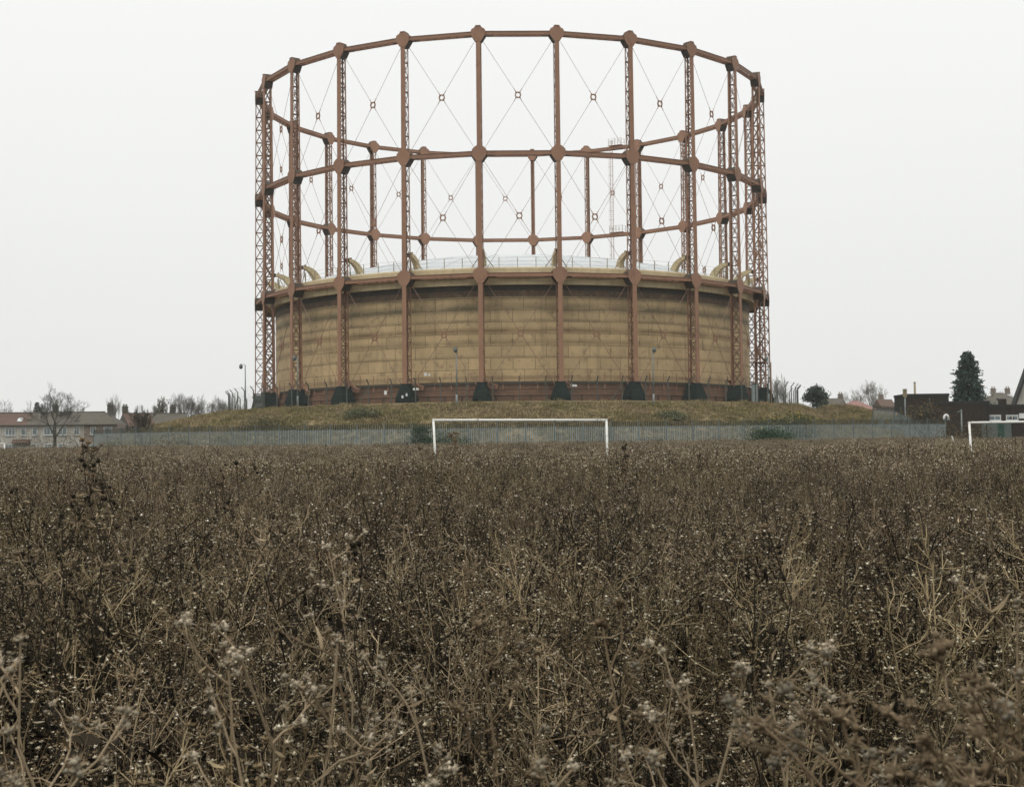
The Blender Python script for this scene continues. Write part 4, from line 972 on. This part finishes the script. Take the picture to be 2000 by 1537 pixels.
def weed(P, rng, base, h, det, col, lean=0.22, rs=1.0, hs=1.0):
    "one dead flowering stem: zigzag axis, forking side branches, withered leaves and seed heads"
    a = rng.uniform(0, 2*PI); k = lean*rng.random()
    d = np.array([math.sin(a)*k, math.cos(a)*k, 1.0]); n = 8 if det > 1 else (6 if det else 4)
    pts, dd = wob(rng, base, d, h, n, .085, .02)
    r = (0.0030+0.0016*rng.random())*rs
    P.stem(pts, r*1.25, r*.55, col*rng.uniform(.75, 1.25), 4 if det > 1 else 3)
    tips = [pts[-1]]
    nb = int(rng.integers(9, 14)) if det > 1 else (int(rng.integers(7, 10)) if det else 4)
    for j in range(nb):
        t = .30+.68*(j+rng.random())/nb; i = min(int(t*n), n-1); q = pts[i]*(1-(t*n-i))+pts[i+1]*(t*n-i)
        b = rng.uniform(0, 2*PI); el = rng.uniform(.35, 1.0); bd = np.array([math.sin(b)*math.cos(el), math.cos(b)*math.cos(el), math.sin(el)])
        bl = h*(1.08-t)*rng.uniform(.3, .75)+.05*h; m = 4 if det > 1 else (3 if det else 2)
        bp, bdd = wob(rng, q, bd, bl, m, .20, .07); P.stem(bp, r*.62, r*.34, col*rng.uniform(.7, 1.3)); tips.append(bp[-1])
        if det:
            for q_ in range(int(rng.integers(2, 6)) if det > 1 else int(rng.integers(1, 3))):
                i2 = int(rng.integers(1, m)); e = rng.normal(size=3)*.7+bdd+np.array([0, 0, .35]); tp, _ = wob(rng, bp[i2], e, bl*rng.uniform(.25, .55), 2, .22, .05)
                P.stem(tp, r*.42, r*.26, col*rng.uniform(.75, 1.35)); tips.append(tp[-1])
        if det:
            for q_ in range(1):
                dn = rng.normal(size=3)*.8+np.array([0, 0, -.5]); u = rng.random(); lc = (STRAW if u < .25 else (TAN if u < .5 else (GREY if u < .6 else DARK*1.3)))*rng.uniform(.6, 1.3)
                P.leaf(bp[int(rng.integers(0, m))], dn, rng.normal(size=3), rng.uniform(.012, .034), rng.uniform(.003, .008), rng.uniform(-.9, .9), lc)
    for i in range(1, n):
        for q_ in range(1):
            dn = rng.normal(size=3)*.8+np.array([0, 0, -.35]); u = rng.random(); lc = (STRAW if u < (.22 if det else .4) else (TAN if u < .5 else DARK*1.5))*rng.uniform(.5, 1.3)
            P.leaf(pts[i]+rng.normal(size=3)*.01, dn, rng.normal(size=3), rng.uniform(.018, .055)*(1 if det else 1.9), rng.uniform(.004, .010)*(1 if det else 2.4), rng.uniform(-.9, .9), lc)
    for t in tips:
        for c in range(int(rng.integers(1, 3)) if det > 1 else 1):
            seed_head(P, rng, t+(rng.normal(size=3)*.012 if c else 0), (0.0044 if det > 1 else (.0056 if det else .014))*hs, det)
def make_proto(kind, seed, det, nst, rad, hr, rs, hs=1.0):
    rng = np.random.default_rng(seed); P = Plant()
    for i in range(nst):
        a = rng.uniform(0, 2*PI); q = rad*math.sqrt(rng.random()); u = rng.random(); col = (STRAW*.95 if u < .30 else (TAN*.9 if u < .52 else DARK)) if det > 1 else (STRAW*.9 if u < .33 else (TAN if u < .62 else DARK*1.2)) if det else (STRAW*.75 if u < .35 else (TAN if u < .70 else DARK*1.5))
        weed(P, rng, np.array([q*math.sin(a), q*math.cos(a), 0]), rng.uniform(*hr), det, col, rs=rs, hs=hs)
    return P.mesh(kind, M['weed'])
def scatter(name, points, rot, scale, index, protos, label, cat=None):
    "one stuff object: instances of the prototype meshes at the given points"
    me = bpy.data.meshes.new(name); me.vertices.add(len(points)); me.vertices.foreach_set('co', np.asarray(points, np.float32).ravel())
    for nm, ty, dat in (('rot', 'FLOAT_VECTOR', np.asarray(rot, np.float32)), ('scl', 'FLOAT_VECTOR', np.asarray(scale, np.float32))):
        at_ = me.attributes.new(nm, ty, 'POINT'); at_.data.foreach_set('vector', dat.ravel())
    at_ = me.attributes.new('idx', 'INT', 'POINT'); at_.data.foreach_set('value', np.asarray(index, np.int32))
    o = link(name, me, label=label, kind='stuff')
    if cat: o['category'] = cat
    pc = bpy.data.collections.new(name+'_source')
    for i, m_ in enumerate(protos): pc.objects.link(bpy.data.objects.new('%s_%02d' % (name, i), m_))
    g = bpy.data.node_groups.new(name, 'GeometryNodeTree'); g.interface.new_socket('Geometry', in_out='INPUT', socket_type='NodeSocketGeometry'); g.interface.new_socket('Geometry', in_out='OUTPUT', socket_type='NodeSocketGeometry')
    N = g.nodes.new; gi, go = N('NodeGroupInput'), N('NodeGroupOutput'); ci = N('GeometryNodeCollectionInfo'); ci.inputs['Collection'].default_value = pc
    ci.inputs['Separate Children'].default_value = True; ci.inputs['Reset Children'].default_value = True
    ip = N('GeometryNodeInstanceOnPoints'); ip.inputs['Pick Instance'].default_value = True
    def attr(nm, ty):
        a = N('GeometryNodeInputNamedAttribute'); a.data_type = ty; a.inputs['Name'].default_value = nm; return a.outputs['Attribute']
    g.links.new(gi.outputs[0], ip.inputs['Points']); g.links.new(ci.outputs[0], ip.inputs['Instance'])
    g.links.new(attr('idx', 'INT'), ip.inputs['Instance Index']); g.links.new(attr('rot', 'FLOAT_VECTOR'), ip.inputs['Rotation']); g.links.new(attr('scl', 'FLOAT_VECTOR'), ip.inputs['Scale'])
    g.links.new(ip.outputs[0], go.inputs[0])
    md = o.modifiers.new('scatter', 'NODES'); md.node_group = g
    return o
RNG = np.random.default_rng(7)
near = [make_proto('weed_near', 100+i, 2, 5, .17, (.62, 1.08), 1.0) for i in range(9)]
midp = [make_proto('weed_mid', 200+i, 1, 8, .28, (.66, 1.04), 1.15, 1.1) for i in range(8)]
farp = [make_proto('weed_far', 300+i, 0, 30, .65, (.60, 1.02), 1.9, 1.2) for i in range(7)]
def added_stalks(seed, n, rad, hr):  # bare dark stalks added to block light and deepen the gaps
    rng = np.random.default_rng(seed); P = Plant()
    for i in range(n):
        a = rng.uniform(0, 2*PI); q = rad*math.sqrt(rng.random()); k = .16*rng.random(); b = rng.uniform(0, 2*PI)
        pts, _ = wob(rng, (q*math.sin(a), q*math.cos(a), 0), (math.sin(b)*k, math.cos(b)*k, 1), rng.uniform(*hr), 4, .06, .02)
        P.stem(pts, rng.uniform(.0024, .0042), .0014, (DARK if rng.random() < .8 else TAN)*rng.uniform(.5, 1.2), 3)
    return P.mesh('weed_stalks', M['weed'])
def added_dark_leaves(seed, n, rad, hr):
    "near-black leaves added low among the stems to darken the gaps"
    rng = np.random.default_rng(seed); P = Plant()
    for i in range(n):
        a = rng.uniform(0, 2*PI); q = rad*math.sqrt(rng.random()); p = np.array([q*math.sin(a), q*math.cos(a), rng.uniform(*hr)])
        if i % 6 == 0: P.stem([(p[0], p[1], 0), p*np.array([1, 1, .6]), p], .0035, .002, DARK)
        P.leaf(p, rng.normal(size=3)+np.array([0, 0, -.6]), rng.normal(size=3), rng.uniform(.04, .10), rng.uniform(.012, .03), rng.uniform(-.9, .9), DARK*rng.uniform(.5, 1.3))
    return P.mesh('weed_understory', M['weed'])
und = [added_dark_leaves(650+i, 90, .26, (.04, .60)) for i in range(5)]
stk = [added_stalks(600+i, 26, .22, (.35, .78)) for i in range(5)]
def fnoise(x, y):
    return (np.sin(x*.31+1.3)*np.sin(y*.23+.4)+.6*np.sin(x*.83+y*.47)*np.sin(y*.71-x*.29+2)+.4*np.sin(x*1.9-y*.6)*np.sin(y*1.7+x*.5))/2
def zone(y0, y1, per, margin=0.0, side=1.25):
    "points over the wedge of field between two distances, a little wider than the view"
    A_ = []; n = int((0.36*side*2)*(y1**2-y0**2)/2*per+2*margin*(y1-y0)*per)
    y = np.sqrt(RNG.uniform(y0**2, y1**2, n)); hw = .36*side*y+margin; x = RNG.uniform(-1, 1, n)*hw
    return x, y
P_, R_, S_, I_ = [], [], [], []
def add_zone(x, y, off, cnt, h0=1.0):
    n = len(x); k = h0*(1+.20*fnoise(x, y)+.10*fnoise(x*.37+5, y*.37))*RNG.uniform(.72, 1.20, n)
    P_.append(np.stack([x, y, gz(x, y)-.02], 1)); R_.append(np.stack([RNG.normal(0, .09, n), RNG.normal(0, .09, n), RNG.uniform(0, 2*PI, n)], 1))
    S_.append(np.stack([k*RNG.uniform(.9, 1.15, n), k*RNG.uniform(.9, 1.15, n), k], 1)); I_.append(off+RNG.integers(0, cnt, n))
x, y = zone(1.7, 9.0, 12.5, .6); add_zone(x, y, 0, 9, .92)
x, y = zone(1.7, 14.0, 14, .6); add_zone(x, y, 24, 5, 1.0)
x, y = zone(1.7, 26.0, 9, .6); add_zone(x, y, 29, 5, 1.0)
x, y = zone(9.0, 42.0, 8.5); ok = RNG.random(len(x)) > sstep(24, 42, y); add_zone(x[ok], y[ok], 9, 8, .98)
x, y = zone(22.0, 150.0, 1.9); ok = RNG.random(len(x)) < sstep(22, 36, y); x, y = x[ok], y[ok]
ok = np.ones(len(x), bool)
fx = np.array(fpts); fang = np.arctan2(fx[:, 0], fx[:, 1]); fd = np.hypot(fx[:, 0], fx[:, 1])
lim = np.interp(np.arctan2(x, y), fang[:36], fd[:36], left=150, right=149) if np.all(np.diff(fang[:36]) > 0) else np.full(len(x), 138.0)
ok = np.hypot(x, y) < lim-1.0
add_zone(x[ok], y[ok], 17, 7, 1.0)
E_ = [np.concatenate(q) for q in (P_, R_, S_, I_)]
scatter('dead_weeds', *E_, near+midp+farp+stk+und, 'dense brown field of dead branching weeds with dry seed heads')

# green grass glimpsed between the stems
def tuft(seed, n, h, w_, spread, cols, droop=.5):
    rng = np.random.default_rng(seed); P = Plant()
    for i in range(n):
        a = rng.uniform(0, 2*PI); q = spread*math.sqrt(rng.random()); p = np.array([q*math.sin(a), q*math.cos(a), 0]); b = rng.uniform(0, 2*PI); k = rng.uniform(.1, .7)
        ln = h*rng.uniform(.5, 1.15); d = np.array([math.sin(b)*k, math.cos(b)*k, 1.0]); d /= np.linalg.norm(d); s = np.array([math.cos(b), -math.sin(b), 0])*w_/2
        m1 = p+d*ln*.55; e = m1+(d*.9+np.array([math.sin(b), math.cos(b), -.9])*droop*rng.random())*ln*.45
        c = np.array(cols[int(rng.integers(0, len(cols)))])*rng.uniform(.7, 1.3)
        P._put([p-s, p+s, m1+s*.8, m1-s*.8, e], [(0, 1, 2, 3)], [(3, 2, 4)], c)
    return P.mesh('tuft', M['sward'])
M['sward'] = plant_mat('grass_blades', 1.0, 0.25)
M['bank'] = plant_mat('rough_bank_grass', 1.0, 0.25, hue=(0.14, (0.72, 0.79, 0.62)))
gt = [tuft(400+i, 60, .22, .006, .16, [(0.05, 0.085, 0.025), (0.07, 0.09, 0.03), (0.10, 0.085, 0.045)]) for i in range(4)]
x, y = zone(2.0, 12.0, 9, .5); n = len(x); keep = fnoise(x*2.2, y*2.2) > -.05; x, y = x[keep], y[keep]; n = len(x)
scatter('field_grass', np.stack([x, y, gz(x, y)-.01], 1), np.stack([np.zeros(n), np.zeros(n), RNG.uniform(0, 6.28, n)], 1), np.repeat(RNG.uniform(.7, 1.4, (n, 1)), 3, 1), RNG.integers(0, 4, n), gt, 'green grass showing low between the dead weed stems')

# rough grass on the mound and bank
tsave = M['sward']; M['sward'] = M['bank']
mt = [tuft(420+i, 70, .38, .028, .40, [(0.32, 0.255, 0.145), (0.27, 0.21, 0.115), (0.21, 0.18, 0.09), (0.41, 0.335, 0.205), (0.21, 0.155, 0.085)], .9) for i in range(5)]
M['sward'] = tsave
n = 30000; r = np.sqrt(RNG.uniform(40.2**2, 66**2, n)); a = RNG.uniform(-math.radians(105), math.radians(105), n)
x, y = CX+r*np.sin(a), CY-r*np.cos(a); n2 = 9000; x = np.concatenate([x, RNG.uniform(30, 60, n2)]); y = np.concatenate([y, RNG.uniform(159, 232, n2)])
keep = np.hypot(x-CX, y-CY) > 39.9; x, y = x[keep], y[keep]; n = len(x); z = np.maximum(mound(x, y), gz(x, y)); k = RNG.uniform(.4, 1.45, n)*(1+.5*fnoise(x*1.4, y*1.4))
scatter('mound_grass', np.stack([x, y, z-.03], 1), np.stack([RNG.normal(0, .1, n), RNG.normal(0, .1, n), RNG.uniform(0, 6.28, n)], 1), np.stack([k, k, k*RNG.uniform(.7, 1.3, n)], 1), RNG.integers(0, 5, n), mt, 'rough straw-coloured grass on the mound slopes')
# weeds and scrub in the strip behind the palisade
sc_ = [tuft(440+i, 90, .85, .05, .45, [(0.045, 0.06, 0.026), (0.06, 0.07, 0.03), (0.09, 0.075, 0.04), (0.035, 0.05, 0.024)], .8) for i in range(4)]
n = 2600; r = RNG.uniform(61.5, 66.4, n); a = RNG.uniform(-math.radians(48), math.radians(40), n); x, y = CX+r*np.sin(a), CY-r*np.cos(a); z = np.maximum(mound(x, y), gz(x, y)); k = RNG.uniform(.6, 1.5, n)*(1+.5*fnoise(x*.9, y*.9))
scatter('fence_scrub', np.stack([x, y, z-.03], 1), np.stack([RNG.normal(0, .1, n), RNG.normal(0, .1, n), RNG.uniform(0, 6.28, n)], 1), np.stack([k, k, k], 1), RNG.integers(0, 4, n), sc_, 'dark green scrub growing behind the palisade fence')

# ------------------------------------------------------------------ single weeds that stand out from the mass
M['hero'] = plant_mat('dead_weed_single', 1.0, 0.0)
def head_mesh(seed, c1, c2, spikes, bits):
    rng = np.random.default_rng(seed); P = Plant(); P.head(np.zeros(3), 1.0, c1, c2, rng, spikes, .9)
    for i in range(bits): P.head(rng.normal(size=3)*.75, rng.uniform(.35, .65), c1*rng.uniform(.7, 1.2), c2, rng, max(2, spikes//3), .9)
    return P.mesh('seed_head', M['hero'])
HEADS = {'burr': [head_mesh(500+i, DARK*.75, DARK*1.1, 14, 0) for i in range(3)]+[head_mesh(505, TAN*.9, STRAW*.8, 10, 1)],
         'wool': [head_mesh(510+i, GREY*1.05, STRAW, 12, 7) for i in range(3)]+[head_mesh(515, PALE*.9, GREY, 12, 6)],
         'brown': [head_mesh(520+i, TAN*.9, STRAW*.8, 12, 7) for i in range(3)]+[head_mesh(525, GREY*.8, TAN, 12, 6)]}
def hero(px, py, d, bx, label, seed, style='wool', r=0.0042, nb=7, hr=.010, bend=.06, blen=.30, low=.45, leaf=10):
    tip = at(px, py, d); rng = np.random.default_rng(seed); b = np.array([tip.x+bx, d+rng.uniform(-.1, .1), float(gz(tip.x+bx, d))-.03]); e = np.array(tip)-b; H_ = e[2]; lk = min(1.0, .15+d/3.2)
    o = thing('dead_weed', label, 'weed', b, 0, 'single weeds standing out of the field')
    r *= .72; c = {'burr': DARK*1.1, 'wool': STRAW*.9, 'brown': TAN*1.0}[style]; n = 9; S, L_ = Plant(), Plant(); ts = np.linspace(0, 1, n+1)
    off = np.cumsum(rng.normal(size=(n+1, 3))*bend*.35, 0); off -= off[0]; off = off-ts[:, None]*off[-1]
    pts = ts[:, None]*e[None]+off*H_*np.array([1, 1, .2])+np.stack([-(ts*(1-ts))*e[0]*.9, 0*ts, 0*ts], 1)
    S.stem(pts, r*1.2, r*.55, c, 6); tips = [(pts[-1], 1.0)]
    for j in range(nb):
        t = low+(1-low)*(j+rng.random()*.8)/nb; i = min(int(t*n), n-1); q = pts[i]*(1-(t*n-i))+pts[i+1]*(t*n-i); a = rng.uniform(0, 2*PI); el = rng.uniform(.45, 1.05)
        bd = np.array([math.sin(a)*math.cos(el), math.cos(a)*math.cos(el)*.8, math.sin(el)]); bl = H_*blen*(1.15-t)*rng.uniform(.7, 1.3)+.04
        bp, bdd = wob(rng, q, bd, bl, 5, .16, .08); S.stem(bp, r*.62, r*.36, c*rng.uniform(.8, 1.25), 5); tips.append((bp[-1], .9))
        for k in range(int(rng.integers(2, 6))):
            i2 = int(rng.integers(1, 5)); tp, _ = wob(rng, bp[i2], bdd+rng.normal(size=3)*.7, bl*rng.uniform(.2, .45), 3, .2, .08); S.stem(tp, r*.4, r*.27, c*rng.uniform(.8, 1.3), 4); tips.append((tp[-1], .8))
        for k in range(2):
            lc = (STRAW if rng.random() < .5 else TAN)*rng.uniform(.5, 1.2); L_.leaf(bp[int(rng.integers(0, 4))], rng.normal(size=3)+np.array([0, 0, -.7]), rng.normal(size=3), rng.uniform(.02, .05)*lk, rng.uniform(.004, .010)*lk, rng.uniform(-1, 1), lc)
    for k in range(leaf):
        L_.leaf(pts[int(rng.integers(2, n))], rng.normal(size=3)+np.array([0, 0, -.6]), rng.normal(size=3), rng.uniform(.025, .06)*lk, rng.uniform(.005, .012)*lk, rng.uniform(-1, 1), (STRAW if rng.random() < .5 else TAN)*rng.uniform(.5, 1.2))
    kz = H_/max(max(q[2] for q, _ in tips), .1); sz = np.array([1, 1, kz]); S.V = [v*sz for v in S.V]; L_.V = [v*sz for v in L_.V]; tips = [(q*sz, w_) for q, w_ in tips]
    link('stem', S.mesh('stem', M['hero']), o); link('withered_leaves', L_.mesh('withered_leaves', M['hero']), o, kind='stuff')
    for q, sc in tips:
        h_ = link('seed_head', HEADS[style][int(rng.integers(0, 4))], o, q); k = hr*(.74 if style != 'burr' else .80)*sc*rng.uniform(.6, 1.2); h_.scale = (k, k, k); h_.rotation_euler = tuple(rng.uniform(-.6, .6, 3))
hero(160, 858, 5.2, .10, 'tallest dark burr-headed thistle at far left, top against the fence', 1, 'burr', .0038, 6, .0125, .03, .16, .72)
hero(192, 898, 4.8, -.06, 'dark thistle with a crowded burr head just right of and below the tallest one', 2, 'burr', .0036, 8, .0115, .05, .22, .6)
hero(120, 960, 4.2, .08, 'bushy dark thistle with white tufts near the left edge', 3, 'burr', .0036, 11, .011, .06, .40, .5)
hero(60, 955, 4.6, .05, 'dark branching thistle at the left border', 4, 'burr', .0034, 9, .010, .06, .34, .5)
hero(398, 872, 7.5, .14, 'thin sprig with tiny buds rising before the fence, left of centre', 5, 'burr', .0030, 4, .010, .05, .14, .75)
hero(462, 905, 5.2, .14, 'dark weed stem arching left with a few dark buds', 6, 'burr', .0032, 4, .010, .05, .2, .7)
hero(541, 912, 5.6, -.09, 'thin stem topped by one bright white tuft', 7, 'wool', .0022, 2, .009, .05, .1, .8, 4)
hero(880, 846, 8.5, .05, 'thin weed with curled brown heads at the left goal post', 8, 'brown', .0030, 6, .013, .03, .12, .78)
hero(836, 872, 9.5, .06, 'small sprig crossing the foot of the left goal post', 9, 'brown', .0030, 5, .013, .03, .12, .8)
hero(1222, 868, 9.0, -.05, 'sprig with dark buds just right of the right goal post', 10, 'burr', .0030, 5, .012, .03, .12, .8)
hero(640, 1040, 3.3, .02, 'pale woolly weed with stout stem left of the middle of the field', 11, 'wool', .0040, 8, .011, .04, .26, .55)
hero(706, 1058, 3.2, -.03, 'dark-headed weed close to the pale woolly one', 12, 'burr', .0034, 6, .011, .05, .22, .6)
hero(1496, 1028, 3.2, .03, 'single black crooked stem with a hooked top, right of centre', 13, 'burr', .0034, 3, .010, .05, .12, .75, 3)
hero(1556, 985, 3.9, -.20, 'dark bare stem leaning left in the right half of the field', 14, 'burr', .0028, 3, .007, .03, .14, .7, 3)
hero(1986, 1120, 2.5, .05, 'pale arching stem at the right border', 15, 'wool', .0042, 5, .010, .10, .3, .5)
hero(440, 1205, 2.15, .06, 'large pale forked weed with woolly tips at lower left', 16, 'wool', .0048, 6, .011, .06, .30, .45)
hero(470, 1225, 2.05, -.05, 'pale stout weed just right of the large forked one', 17, 'wool', .0046, 6, .011, .06, .26, .5)
hero(640, 1225, 2.2, .10, 'long straw-coloured stem slanting to the left in the lower left half', 18, 'brown', .0046, 4, .009, .03, .2, .6)
hero(660, 1250, 2.1, -.16, 'long pale stem slanting right, crossing the straw-coloured one', 19, 'wool', .0042, 5, .009, .03, .22, .55)
hero(40, 1235, 2.0, .04, 'grey woolly weed at the left border low down', 20, 'wool', .0042, 8, .012, .05, .30, .5)
hero(800, 1275, 2.05, .05, 'woolly weed with two raised heads below the middle of the field', 21, 'wool', .0040, 7, .011, .05, .30, .5)
hero(935, 1205, 2.3, -.04, 'brown-headed weed in the lower middle of the field', 22, 'brown', .0040, 8, .011, .05, .30, .5)
hero(1175, 1170, 2.35, .08, 'tall grey stem with dark lumpy head right of the lower middle', 23, 'brown', .0044, 6, .012, .04, .26, .55)
hero(1340, 1265, 2.1, .0, 'woolly weed with a single pale head in the lower right half', 24, 'wool', .0036, 5, .010, .04, .22, .6)
hero(1500, 1262, 1.95, .03, 'pale weed with clustered woolly heads left of the blurred thicket', 25, 'wool', .0040, 9, .012, .05, .28, .55)
hero(1440, 1290, 1.9, -.02, 'grey-headed weed low beside the clustered woolly heads', 26, 'wool', .0040, 7, .012, .05, .26, .55)
hero(1640, 1335, 1.35, .02, 'leftmost blurred brown weed of the close thicket at lower right', 27, 'brown', .0042, 16, .0105, .05, .34, .45)
hero(1740, 1360, 1.25, -.02, 'blurred brown weed second from left in the close thicket', 28, 'brown', .0042, 18, .0105, .05, .36, .42)
hero(1845, 1320, 1.22, .02, 'tallest blurred brown weed in the middle of the close thicket', 29, 'brown', .0044, 18, .0105, .05, .36, .42)
hero(1925, 1370, 1.2, .0, 'blurred brown weed right of the tallest in the close thicket', 30, 'brown', .0042, 18, .0105, .05, .36, .42)
hero(1990, 1260, 1.3, .03, 'rightmost blurred weed of the close thicket, cut by the frame', 31, 'brown', .0042, 10, .012, .05, .30, .5)
hero(1010, 1495, 1.5, .05, 'stubby pale weed at the bottom edge left of centre', 32, 'wool', .0048, 7, .011, .05, .3, .6)
hero(150, 1420, 1.6, -.03, 'low grey woolly weed in the lower left corner', 33, 'wool', .0040, 9, .011, .05, .3, .55)

# ------------------------------------------------------------------ damp winter air
hz_m, n, b = new_mat('damp_air'); n.nodes.remove(b); pv = n.nodes.new('ShaderNodeVolumePrincipled')
pv.inputs['Color'].default_value = (0.93, 0.95, 0.94, 1); pv.inputs['Density'].default_value = 0.0002; pv.inputs['Anisotropy'].default_value = 0.2
n.links.new(pv.outputs[0], n.nodes['Material Output'].inputs['Volume'])
MB().box((0, 160, 26.5), (900, 560, 55.0)).build('haze', hz_m, kind='stuff')
